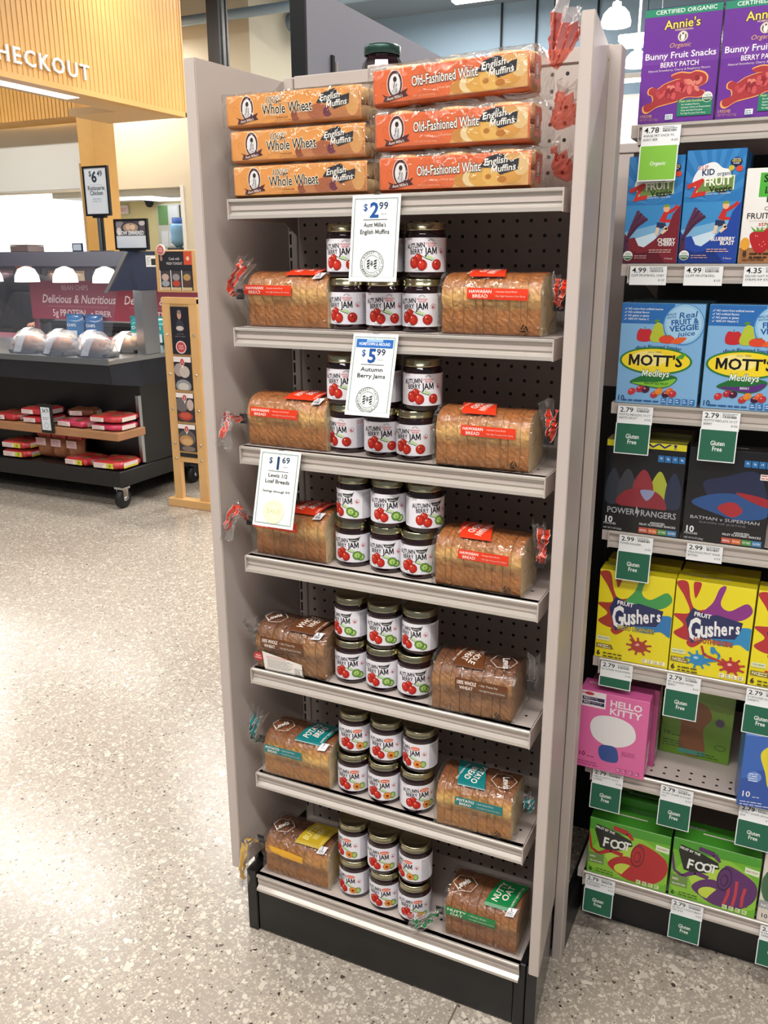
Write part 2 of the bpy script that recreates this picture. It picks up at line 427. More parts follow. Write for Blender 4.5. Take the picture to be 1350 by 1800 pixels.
# room behind the opening
structure(MB().box(-11.75, -8.6, 12.6, 12.7, 0, 3.0).build('wall_office', MATS['wall_yellow']))
structure(MB().box(-11.75, -8.6, 11.21, 12.6, 2.61, 2.85).build('ceiling_office', MATS['wall_white']))
structure(MB().box(-14, 6, -5, 16, 5.6, 5.8).build('ceiling', MATS['ceiling_grey']))

# ceiling pipes and duct
def pipe(name, label, a, b, r, cat='pipe'):
    t = thing(name, label, cat, a)
    d = V(b)-V(a); n = 14
    MB().tube([(0, 0, 0)]+[tuple(d*(i/4)) for i in range(1, 5)], r, n).build('pipe_run', MATS['pipe_blue'], t)
    for i in range(5):
        p = d*(i/4*.9+.05)
        MB().tube([p-d.normalized()*.03, p+d.normalized()*.03], r*1.12, n).tube([p, p+V((0, 0, .55))], .015, 6).build('hanger', MATS['charcoal'], t)
    return t
pipe('ceiling_pipe', 'long blue-grey pipe under the ceiling above the cream wall', (-11, 10.6, 5.02), (1.5, 10.6, 5.02), .07)
pipe('air_duct', 'short blue-grey duct stub beside the tall black-edged panel', (-7.74, 12.2, 5.24), (-6.3, 12.2, 5.24), .13, 'duct')
for i, x in enumerate((-4.15, -3.55, -3.25, -2.55)):
    t = thing('wall_conduit', ['leftmost thin conduit running down the grey back wall', 'second thin conduit from the left on the grey back wall', 'third thin conduit from the left on the grey back wall', 'rightmost thin conduit on the grey back wall'][i], 'conduit', (x, 13.97, 3.0), group='conduits on the back wall')
    MB().tube([(0, 0, 0), (0, 0, 2.6)], .018, 6).build('conduit_tube', MATS['charcoal'], t)
    MB().box(-.03, .03, -.02, .03, .9, .93).box(-.03, .03, -.02, .03, 1.9, 1.93).build('clamp', MATS['charcoal'], t)
pl = thing('ceiling_pole', 'slim black square pole rising behind the left side panel', 'pole', (-4.24, 6, 0))
MB().bbox(-.07, .07, -.07, .07, .02, 5.6, .006).build('shaft', MATS['black_metal'], pl)
MB().box(-.12, .12, -.12, .12, 0, .02).build('base_plate', MATS['black_metal'], pl)
MB().box(.095, .115, -.01, .01, 0, 5.6).build('cable_tube', MATS['black_metal'], pl)

# ---------------------------------------------------------------- lamps of the sales floor
def linear_lamp(loc, length, power, label, alongx=True):
    t = thing('linear_ceiling_lamp', label, 'ceiling lamp', loc, 0 if alongx else PI/2, 'linear ceiling lamps')
    h = length/2
    MB().bbox(-h, h, -.11, .11, .03, .10, .01).build('housing', MATS['white_paint'], t)
    MB().prism([(-.09, .03), (-.06, .0), (.06, .0), (.09, .03)], 'x', -h+.02, h-.02).build('diffuser', MATS['lamp_white'], t)
    for s in (-1, 1): MB().tube([(s*h*.7, 0, .1), (s*h*.7, 0, 5.6-loc[2])], .006, 6).build('suspension_rod', MATS['charcoal'], t)
    if power:
        l = area_light('lamp_light', (0, 0, -.01), length, .2, power); l.parent = t
    return t
LAMPS = (
    ((-1.4, 8.0, 4.08), 2.6, 260, 'bright linear lamp hanging in front of the grey back wall'),
    ((.27, 8.4, 3.585), 2.6, 60, 'upper of two linear lamps seen right of the right side panel'),
    ((-.55, 12.6, 4.00), 2.8, 120, 'lower of two linear lamps seen right of the right side panel'),
)
for a in LAMPS: linear_lamp(*a)
for loc, ln, pw, where in LAMP_GRID:
    linear_lamp(loc, ln, pw, 'linear ceiling lamp outside the picture, '+where)
def dome_lamp(loc, r, label, power=40):
    t = thing('pendant_lamp', label, 'pendant lamp', loc, group='glowing dome pendants')
    pr = [(r*.25, r*1.15), (r*.55, r*1.08), (r*.85, r*.75), (r, r*.3), (r*1.0, 0)]
    MB().lathe(pr, 20).build('dome_shade', MATS['lamp_warm'], t)
    MB().lathe([(0, .01), (r*.98, .01)], 20).build('diffuser', MATS['lamp_white'], t)
    MB().tube([(0, 0, r*1.1), (0, 0, 5.6-loc[2])], .012, 6).build('stem', MATS['white_paint'], t)
    MB().lathe([(r*.3, r*1.1), (r*.28, r*1.45), (0, r*1.45)], 12).build('socket_cap', MATS['white_paint'], t)
dome_lamp((-1.0, 8.0, 3.70), .14, 'large glowing dome pendant beside the right side panel top')
dome_lamp((-.85, 8.4, 3.40), .12, 'lower glowing dome pendant half hidden by the purple snack box')
# ================================================================ bread display unit
ZS = [1.654, 1.422, 1.190, .960, .703, .446]
XR = [.626, .6225, .6205, .6195, .6165, .614]
def lip_profile(h=.035):
    return [(.012, 0), (-.002, 0), (-.0035, -.0015), (-.0035, -.005), (.0015, -.0065), (.004, -h+.011), (-.001, -h+.008), (-.0045, -h+.006), (-.0045, -h), (.002, -h), (.007, -h+.006), (.008, -.012), (.012, -.012)]
UN = thing('bread_display_unit', 'tall taupe metal shelf unit on a black base, filled with bread and jam', 'shelf unit')
def panel(name, pts, z0, z1, parent):
    m = MB().prism(pts, 'z', z0, z1).mesh(name, MATS['taupe'])
    bm = bmesh.new(); bm.from_mesh(m); bmesh.ops.bevel(bm, geom=bm.edges[:], offset=.0015, segments=2, affect='EDGES'); bm.to_mesh(m); bm.free()
    return link(name, m, parent)
panel('side_panel', [(-.0706, -.0194), (-.0457, -.0194), (-.022, .25), (-.045, .25)], .186, 1.892, UN)
panel('side_panel', [(.6424, -.0194), (.6634, -.0194), (.634, .2205), (.622, .2205)], .171, 1.892, UN)
MB().box(-.004, .63, .25, .262, .12, 1.878).build('peg_panel', MATS['pegboard'], UN)
MB().bbox(-.002, .634, .246, .264, 1.876, 1.901, .002).build('top_rail', MATS['taupe'], UN)
for x0, x1 in ((-.022, -.003),):
    up = MB().bbox(x0-.002, x1, .243, .27, .12, 1.899, .0015).build('upright', MATS['taupe'], UN)
    s = MB()
    z = .2
    while z < 1.87: s.box(x0+.002, x0+.0065, .2422, .2435, z, z+.021); z += .027
    s.build('slots', MATS['black_matte'], up)['kind'] = 'stuff'
for i, z in enumerate(ZS):
    sh = MB().box(0.002, XR[i]-.002, .002, .242, z-.02, z).build('shelf', MATS['taupe'], UN)
    sh.data.materials.append(MATS['taupe'])
    MB().prism([(y, z+dz) for y, dz in lip_profile()], 'x', 0, XR[i]).build('price_channel', MATS['lip_metal'], sh)
    for x0, x1 in ((-.0015, .0008), (XR[i]-.0008, XR[i]+.0015)):
        MB().prism([(-.005, z), (.24, z), (.24, z-.06), (.19, z-.035), (-.005, z-.036)], 'x', x0, x1).build('bracket', MATS['taupe'], sh)
    a = Art()
    for k in range(22):
        for yy in (.052, .2): a.ell(.022+k*.0272, yy, .0032, .0032, '#17130f', 8)
    a.put('perforations', sh, front(0, 0, z, (1, 0, 0), (0, 1, 0), (0, 0, 1)), eps=0)['kind'] = 'stuff'
dk = MB().box(-.012, .619, -.002, .245, .15, .172).build('deck', MATS['taupe'], UN)
MB().prism([(y-.004, .172+dz) for y, dz in lip_profile(.042)], 'x', -.012, .619).build('price_channel', MATS['lip_metal'], dk)
a = Art()
for k in range(22):
    for yy in (.045, .2): a.ell(.022+k*.0272, yy, .0034, .0034, '#17130f', 8)
a.put('perforations', dk, front(0, 0, .172, (1, 0, 0), (0, 1, 0), (0, 0, 1)), eps=0)['kind'] = 'stuff'
MB().bbox(-.022, .606, .010, .024, .004, .128, .002).build('kick_plate', MATS['black_metal'], UN)
MB().box(-.018, .60, .0085, .0101, .118, .121).build('kick_edge', MATS['black_gloss'], UN)
MB().bbox(-.05, -.023, .006, .06, 0, .168, .002).build('corner_post', MATS['black_metal'], UN)
MB().bbox(.607, .632, .004, .06, 0, .168, .002).build('corner_post', MATS['black_metal'], UN)
MB().prism([(.634, .002), (.6555, .002), (.632, .2205), (.626, .2205)], 'z', 0, .170).build('base_side', MATS['black_gloss'], UN)
MB().prism([(-.062, .06), (-.051, .06), (-.03, .25), (-.045, .25)], 'z', 0, .185).build('base_side', MATS['black_metal'], UN)
MB().box(-.045, .628, .25, .262, 0, .119).build('base_back', MATS['black_metal'], UN)

# ---------------------------------------------------------------- tall panel and ledge behind the bread unit
RG = thing('rear_gondola', 'tall grey end panel with black front edge behind the bread unit', 'shelf unit')
MB().box(-.109, -.076, .431, 1.7, 0, 2.12).build('end_panel', MATS['wing_grey'], RG)
MB().box(-.111, -.0745, .422, .431, 0, 2.12).build('edge_strip', MATS['black_metal'], RG)
s = MB().box(-.0759, -.071, .54, .552, 1.2, 2.0).build('slot_rail', MATS['black_metal'], RG)
MB().box(-.0759, -.0715, .565, .567, 1.2, 1.99).build('rail_flange', MATS['taupe'], RG)
MB().bbox(-.07, .60, .272, .46, 1.838, 1.858, .002).build('top_ledge', MATS['taupe'], RG)
MB().box(-.075, .499, .726, .74, 0, 1.836).build('rear_light_block', MATS['taupe'], RG)  # unseen board added to keep stray light out of the gap behind
MB().box(-.109, -.076, .268, .421, 0, 1.835).build('side_light_block', MATS['wing_grey'], RG)  # hidden board added to block light entering from the left
for x in (-.06, .58): MB().box(x, x+.012, .272, .44, 0, 1.838).build('ledge_leg', MATS['taupe_dark'], RG)

# ================================================================ snack gondola
SZ = [1.780, 1.538, 1.274, 1.010, .723, .459, .179]
SG = thing('snack_gondola', 'taupe shelving of fruit snack boxes standing right of the bread unit', 'shelf unit')
MB().bbox(.634, .655, .2225, .262, 0, 1.894, .0015).build('end_post', MATS['taupe'], SG)
MB().box(.596, 1.9, .726, .74, 0, 1.79).build('back_panel', MATS['black_matte'], SG)
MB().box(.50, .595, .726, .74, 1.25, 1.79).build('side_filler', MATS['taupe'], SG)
MB().box(.50, .595, .726, .74, 0, 1.249).build('side_filler', MATS['black_matte'], SG)  # lower part coloured black for the shade deep in the gap
MB().bbox(.50, 1.9, .722, .744, 1.775, 1.796, .002).build('top_rail', MATS['taupe'], SG)
MB().box(.64, .655, .262, .726, 0, .12).build('base_rail', MATS['black_metal'], SG)
for i, z in enumerate(SZ):
    sh = MB().box(.660, 1.9, .329, .72, z-.022, z).build('shelf', MATS['taupe'] if i < 6 else MATS['taupe'], SG)
    MB().prism([(y+.327, z+dz) for y, dz in lip_profile(.0345)], 'x', .675, 1.9).build('price_channel', MATS['lip_metal'], sh)
    MB().prism([(.322, z), (.7, z), (.7, z-.08), (.5, z-.036), (.322, z-.036)], 'x', .6735, .6755).build('bracket', MATS['taupe'], sh)
    a = Art()
    for k in range(40):
        for yy in (.36, .385): a.ell(.69+k*.0272, yy, .0036, .0036, '#17130f', 8)
    a.put('perforations', sh, front(0, 0, z, (1, 0, 0), (0, 1, 0), (0, 0, 1)), eps=0)['kind'] = 'stuff'
MB().box(.66, 1.9, .405, .42, 0, .144).build('kick_plate', MATS['black_metal'], SG)
# ================================================================ jam jars
mat('jam_glass', '#170a10', .07, coat=.5, noise=(90, '#260c14', .5)); mat('lid_gold', '#b8b294', .22, metal=1.)
mat('lid_green', '#2c4a42', .3, metal=.4)
JR, JH = .0362, .093
def jar_label(kind):
    a = Art()
    a.rect(-.084, 0, .084, .057, '#e4e2ea')
    K = '#17151a'
    a.fine(-.030, .0535, .012, 2, .0013, '#8e2b33' if kind == 0 else '#4a474d')
    a.text('AUTUMN', -.0145, .0385, .0076, K, sx=.66, rot=.10, w=2)
    a.text('BERRY', -.0125, .0302, .0070, K, sx=.72, rot=.08, w=2)
    a.text('JAM', .0105, .0298, .0100, K, sx=.74, rot=.05, w=2)
    if kind == 0:
        for k in range(5): a.line([(.010+.0032*math.cos(.5+k*.53), .0475+.0032*math.sin(.5+k*.53)), (.010+.0055*math.cos(.5+k*.53), .0475+.0055*math.sin(.5+k*.53))], .0008, K)
        a.text('ORIGINAL', .0100, .0445, .0026, '#c8322f', w=1); a.text('RECIPE', .0105, .0408, .0026, '#c8322f', w=1)
    elif kind == 1:
        a.poly([(.001, .0478), (.004, .0425), (.012, .0405), (.019, .0435), (.0215, .049), (.0225, .0525), (.020, .0495), (.012, .0478)], '#3a3a3a')
        a.text('jalapeno', .0110, .0435, .0026, '#d8dbd6', w=1)
    else:
        a.ell(.0105, .0445, .0088, .0040, '#d9705a', 18, .05); a.text('apricot', .0105, .0432, .0028, '#f4d9cf', w=1)
    a.ring(.0275, .0345, .0042, .0042, .0007, '#c77b84', 18); a.ell(.0275, .0340, .0022, .0022, '#b8434b', 10); a.ell(.0285, .0350, .0012, .0012, '#e4e2ea', 8)
    a.poly([(-.001, .024), (.006, .0285), (.016, .0225), (.011, .0200)], '#b9d3a2')
    a.line([(-.004, .0275), (.002, .0235), (.012, .0200)], .0009, '#3b3a1e')
    def berry(x, y, r, ry=None, col='#b3281f'):
        ry = ry or r
        a.ell(x, y, r, ry, '#8f1c18', 18); a.ell(x-.0003, y+.0004, r*.9, ry*.92, col, 18); a.ell(x-r*.15, y+ry*.15, r*.55, ry*.6, '#c63b2b', 14); a.ell(x-r*.35, y+ry*.45, r*.14, ry*.18, '#f0b9a8', 8)
    berry(-.0095, .0245, .0062, .0060)
    berry(-.0160, .0170, .0075, .0092); berry(-.0035, .0135, .0076, .0085)
    if kind == 0:
        berry(.0190, .0140, .0078, .0082)
        for k in range(5): a.line([(.0190, .0150), (.019+.003*math.cos(k*1.26), .015+.003*math.sin(k*1.26))], .0007, '#5a1a14')
    elif kind == 1:
        for x, y, r in ((.0235, .0120, .0066), (.0165, .0160, .0080)):
            a.ell(x, y, r, r, '#2f5a26', 18); a.ell(x, y, r*.86, r*.86, '#6fa03f', 18); a.ell(x, y, r*.55, r*.55, '#a9c56e', 14)
            for k in range(3): a.line([(x, y), (x+r*.8*math.cos(k*2.1+.5), y+r*.8*math.sin(k*2.1+.5))], .0012, '#6fa03f')
            for k in range(6): a.ell(x+r*.4*math.cos(k*1.05), y+r*.4*math.sin(k*1.05), .0007, .0010, '#e8e8b0', 6)
    else:
        a.ell(.0245, .0135, .0062, .0070, '#5f8a3a', 16); a.ell(.0250, .0135, .0040, .0050, '#a8c274', 14)
        a.ell(.0150, .0135, .0072, .0076, '#c8742a', 16); a.ell(.0150, .0133, .0055, .0060, '#e39a4c', 14); a.ell(.0150, .0130, .0028, .0032, '#8a3f1d', 12)
    s_ = 1.16
    a.items = [a.items[0]]+[([[(x*s_, .029+(y-.029)*1.10) for x, y in p] for p in ps], c) for ps, c in a.items[1:]]
    a.text('9 oz (255g)', -.0095, .0022, .0020, K, w=1)
    a.fine(.042, .0525, .020, 4, .0013, '#b5525a' if kind == 0 else '#8f8d95'); a.fine(.042, .0425, .022, 17, .0012, '#8b8990', lead=2.1)
    a.fine(-.062, .0525, .022, 20, .0012, '#8b8990', lead=2.1)
    return a.mesh('paper_label', lambda u, v, d: V(((JR+d)*math.sin(u/JR), -(JR+d)*math.cos(u/JR), .0105+v)), MATS['printed_paper'], du=.006, base=.0002, eps=2e-5)
GLASS_ME = MB().lathe([(0, .001), (JR*.86, .0), (JR*.97, .0025), (JR-.0002, .006), (JR-.0002, .0705), (JR*.985, .0745), (JR*.93, .0775), (JR*.915, .081), (JR*.915, .084)], 36).mesh('jar_glass', MATS['jam_glass'])
LID_ME = MB().lathe([(JR*.965, .0795), (JR*.985, .0805), (JR*.985, .0818), (JR*.965, .0826), (JR*.97, .0895), (JR*.95, .0918), (JR*.91, .093), (JR*.86, .0925), (JR*.84, .0915), (0, .0915)], 36).mesh('lid', MATS['lid_gold'])
LAB_ME = [jar_label(k) for k in range(3)]
KIND = ['red berry', 'green pepper', 'orange fruit']
SHELF = {2: 'second', 3: 'third', 4: 'fourth', 5: 'fifth', 6: 'sixth', 7: 'lowest'}
POS = ['left', 'middle', 'right']
def jar(x, y, z, rz, kind, label):
    t = thing('jam_jar', label, 'jar', (x, y, z), rz, 'dark berry jam jars')
    link('jar_glass', GLASS_ME, t); link('lid', LID_ME, t); link('paper_label', LAB_ME[kind], t)
JARS = {2: (0, 1.422, [(.2175, .06), (.2915, .06), (.3645, .06)], [(.213, .058), (.290, .06), (.370, .058)], (-25, -8, -22), (-20, -25, -5)),
        3: (0, 1.190, [(.212, .060), (.289, .053), (.357, .051)], [(.210, .054), (.288, .053), (.370, .052)], (-40, -8, -22), (-15, -25, -5)),
        4: (1, .960, [(.221, .058), (.299, .054), (.367, .050)], [(.229, .050), (.303, .051), (.378, .051)], (-18, -18, -15), (-42, -10, 12)),
        5: (1, .703, [(.215, .056), (.290, .051), (.361, .050)], [(.214, .060), (.292, .053), (.367, .059)], (-15, -20, -5), (-40, -15, -35)),
        6: (2, .446, [(.222, .046), (.296, .044), (.371, .043)], [(.222, .054), (.298, .050), (.375, .049)], (-18, -20, 2), (-12, -15, -40)),
        7: (2, .172, [(.216, .055), (.295, .048), (.368, .041)], [(.215, .055), (.291, .048), (.367, .047)], (-35, -18, -10), (-45, -18, -48))}
for k, (kind, z, lo, hi, rl, rh) in JARS.items():
    for i in range(3):
        nm = '%s shelf from the top' % SHELF[k] if k < 7 else 'lowest shelf'
        jar(*lo[i], z, math.radians(25+rl[i]), kind, '%s jam jar, bottom %s of six on the %s' % (KIND[kind], POS[i], nm))
        jar(*hi[i], z+JH+.0002, math.radians(25+rh[i]), kind, '%s jam jar, top %s of six on the %s' % (KIND[kind], POS[i], nm))

# jar alone on the ledge behind
t = thing('preserve_jar', 'rounded dark jar with a green lid peeking out behind the muffin packs', 'jar', (.150, .345, 1.8585), .4)
MB().lathe([(0, .001), (.036, 0), (.043, .006), (.044, .03), (.044, .055), (.040, .070), (.034, .080), (.033, .09)], 10, smooth=False).build('jar_glass', MATS['jam_glass'], t)
MB().lathe([(.0355, .083), (.037, .084), (.037, .098), (.0355, .101), (.02, .102), (0, .102)], 28).build('lid', MATS['lid_green'], t)
a = Art(); a.rect(-.03, 0, .03, .03, '#e9d9d6'); a.fine(-.026, .022, .05, 4, .002, '#8d7a78')
a.put('paper_label', t, lambda u, v, d: V(((.0445+d)*math.sin(u/.0445), -(.0445+d)*math.cos(u/.0445), .030+v)), MATS['printed_paper'], du=.01)

# ================================================================ bread loaves
def crust(name, top, side, low, shred):
    m = mat(name, side, .55, bump=(150, .55)); N = m.node_tree.nodes; L = m.node_tree.links
    tc = N.new('ShaderNodeTexCoord'); sp = N.new('ShaderNodeSeparateXYZ'); L.new(tc.outputs['Object'], sp.inputs[0])
    nz = N.new('ShaderNodeTexNoise'); nz.inputs['Scale'].default_value = 55; nz.inputs['Detail'].default_value = 6; L.new(tc.outputs['Object'], nz.inputs['Vector'])
    ad = N.new('ShaderNodeMath'); ad.operation = 'MULTIPLY_ADD'; ad.inputs[1].default_value = .03; L.new(nz.outputs[0], ad.inputs[0]); L.new(sp.outputs['Z'], ad.inputs[2])
    sc = N.new('ShaderNodeMath'); sc.operation = 'DIVIDE'; sc.inputs[1].default_value = .135; L.new(ad.outputs[0], sc.inputs[0])
    r = N.new('ShaderNodeValToRGB'); e = r.color_ramp.elements
    e[0].position = .08; e[0].color = C4(low); e[1].position = .86; e[1].color = C4(top)
    for p, c in ((.42, side), (.53, shred), (.60, shred), (.72, side)):
        q = e.new(p); q.color = C4(c)
    wv = N.new('ShaderNodeTexWave'); wv.wave_type = 'BANDS'; wv.bands_direction = 'DIAGONAL'; wv.inputs['Scale'].default_value = 42; wv.inputs['Distortion'].default_value = 5; wv.inputs['Detail'].default_value = 3; wv.inputs['Detail Scale'].default_value = 2.2
    L.new(tc.outputs['Object'], wv.inputs['Vector']); ob = [n for n in N if n.type == 'BUMP'][0]
    b2 = N.new('ShaderNodeBump'); b2.inputs['Strength'].default_value = .45; b2.inputs['Distance'].default_value = .002; L.new(wv.outputs['Fac'], b2.inputs['Height']); L.new(ob.outputs[0], b2.inputs['Normal']); L.new(b2.outputs[0], N['Principled BSDF'].inputs['Normal'])
    n2 = N.new('ShaderNodeTexNoise'); n2.inputs['Scale'].default_value = 34; n2.inputs['Detail'].default_value = 4; n2.inputs['Distortion'].default_value = 1.5
    mp = N.new('ShaderNodeMapping'); mp.inputs['Rotation'].default_value = (0, .7, 0); mp.inputs['Scale'].default_value = (1.6, 1, 1.3); L.new(tc.outputs['Object'], mp.inputs[0]); L.new(mp.outputs[0], n2.inputs['Vector'])
    mr = N.new('ShaderNodeMapRange'); mr.inputs[1].default_value = .3; mr.inputs[2].default_value = .7; mr.inputs[3].default_value = .74; mr.inputs[4].default_value = 1.14; L.new(n2.outputs[0], mr.inputs[0])
    mu = N.new('ShaderNodeMix'); mu.data_type = 'RGBA'; mu.blend_type = 'MULTIPLY'; mu.inputs['Factor'].default_value = 1; L.new(mr.outputs[0], mu.inputs['B'])
    L.new(sc.outputs[0], r.inputs[0]); L.new(r.outputs[0], mu.inputs['A']); L.new(mu.outputs['Result'], N['Principled BSDF'].inputs['Base Color'])
    return m
CR = {'hawaiian': crust('crust_gold', '#a3602c', '#ab6d35', '#9a602e', '#dfae6a'), 'wheat': crust('crust_wheat', '#6a4028', '#8a5b36', '#966537', '#aa7a4a'),
      'potato': crust('crust_potato', '#7c4522', '#a56b34', '#b1783b', '#e2b464'), 'butter': crust('crust_butter', '#643a22', '#9c6535', '#ab7138', '#c98e48'),
      'nutty': crust('crust_nutty', '#7f4c26', '#965f32', '#8d5930', '#ad763e')}
CRUMB = {'hawaiian': mat('crumb_white', '#e0c79a', .8, bump=(200, .6)), 'wheat': mat('crumb_wheat', '#a98058', .8, bump=(200, .6))}
FILM = film_mat('bread_film', (1, 1, 1), .006, .08, 40, 1.0, .055)
FILM2 = film_mat('tail_film', (.97, .97, .98), .07, .10, 80, .9, .10)
INK = {'hawaiian': '#d93a1d', 'wheat': '#63391f', 'potato': '#0d7275', 'butter': '#d3a21c', 'nutty': '#0a7a3e'}
for k, c in INK.items(): mat('film_'+k, c, .22, coat=.3)
def loaf_profile(D, H, off=0.):
    """(y,z) outline from front bottom up and over to back bottom"""
    pts = [(.006, 0), (.0015, .002), (0, .006), (.0005, .03), (.001, .050), (-.003, .056), (-.004, .066), (-.002, .078), (.004, .089), (.014, .097), (.028, .102)]
    pts = [(y, z*H/.105) for y, z in pts]+[(D/2, H)]
    full = pts+[(D-y, z) for y, z in reversed(pts[:-1])]
    if off:
        c = (D/2, H/2); r = []
        for y, z in full:
            d = V((y-c[0], z-c[1])); k = 1+off/d.length; r.append((c[0]+d.x*k, max(c[1]+d.y*k, .0004)))
        full = r
    return full
def arc_lookup(prof):
    acc = [0]
    for a, b in zip(prof, prof[1:]): acc.append(acc[-1]+math.dist(a, b))
    def f(v):
        v = min(max(v, 0), acc[-1]-1e-6)
        for i in range(len(acc)-1):
            if acc[i+1] >= v:
                t = (v-acc[i])/max(acc[i+1]-acc[i], 1e-9); a, b = prof[i], prof[i+1]
                n = V((-(b[1]-a[1]), b[0]-a[0])).normalized()
                return a[0]+(b[0]-a[0])*t, a[1]+(b[1]-a[1])*t, n
    return f
def hash2(i, j, k=0):
    x = math.sin(i*12.9898+j*78.233+k*37.719)*43758.5453; return x-math.floor(x)
def tail_mesh(pts, w0, w1, kind, cols=True, seed=0, lim=(-9, 9)):
    """gathered, pleated end of a plastic bag following pts"""
    P = [V(p) for p in pts]; n = 14; m = 12; mb = MB()
    def at(t):
        x = t*(len(P)-1); i = min(int(x), len(P)-2); return P[i].lerp(P[i+1], x-i)
    vs = []
    for i in range(n+1):
        t = i/n; p = at(t); d = (at(min(t+.05, 1))-at(max(t-.05, 0))).normalized(); a = d.cross(V((.3, .9, .2))).normalized(); b = d.cross(a)
        w = w0+(w1-w0)*t**.8
        for j in range(m+1):
            s = j/m-.5
            vs.append(p+a*(s*w)+b*(math.sin(j*1.9+seed)*w*.16+(hash2(i, j, seed)-.5)*w*.18)+d*((hash2(j, 3, seed)-.5)*w*.35*t))
    for i in range(n):
        for j in range(m):
            mi = 0
            if cols and i/n < .72: mi = 1
            mb.add([], []); mb.f.append([i*(m+1)+j, (i+1)*(m+1)+j, (i+1)*(m+1)+j+1, i*(m+1)+j+1]); mb.m.append(mi); mb.s.append(False)
    mb.v = [(min(max(v[0], lim[0]), lim[1]), v[1], v[2]) for v in vs]
    return mb
def ribbon_mesh(pts, w, seed=0, n=16):
    """printed strip of the bag's end, folded and crumpled along the tail"""
    P = [V(p) for p in pts]; mb = MB()
    def at(t):
        x = t*(len(P)-1); i = min(int(x), len(P)-2); return P[i].lerp(P[i+1], x-i)
    for strip, off in enumerate((-.35, .4)):
        vs = []
        for i in range(n+1):
            t = .12+.76*i/n; p = at(t); d = (at(min(t+.05, 1))-at(max(t-.05, 0))).normalized(); a = d.cross(V((.3, .9, .2))).normalized(); b = d.cross(a)
            tw = math.sin(t*9+seed+strip*2)*.9+strip*.6; ax = a*math.cos(tw)+b*math.sin(tw)
            c = p+a*(off*w*(.5+t))+b*((hash2(i, strip, seed)-.5)*w*.7)+V((0, -.003, 0))
            ww = w*(.55+.5*hash2(i//3, strip+4, seed))
            vs += [c-ax*ww*.5, c-ax*ww*.42, c+ax*ww*.42, c+ax*ww*.5]
        k = len(mb.v); mb.v += [tuple(v) for v in vs]
        for i in range(n):
            for j in range(3): mb.f.append([k+i*4+j, k+(i+1)*4+j, k+(i+1)*4+j+1, k+i*4+j+1]); mb.m.append(0 if j == 1 else 1); mb.s.append(False)
    return mb
mat('tail_white', '#e6dcd8', .3)
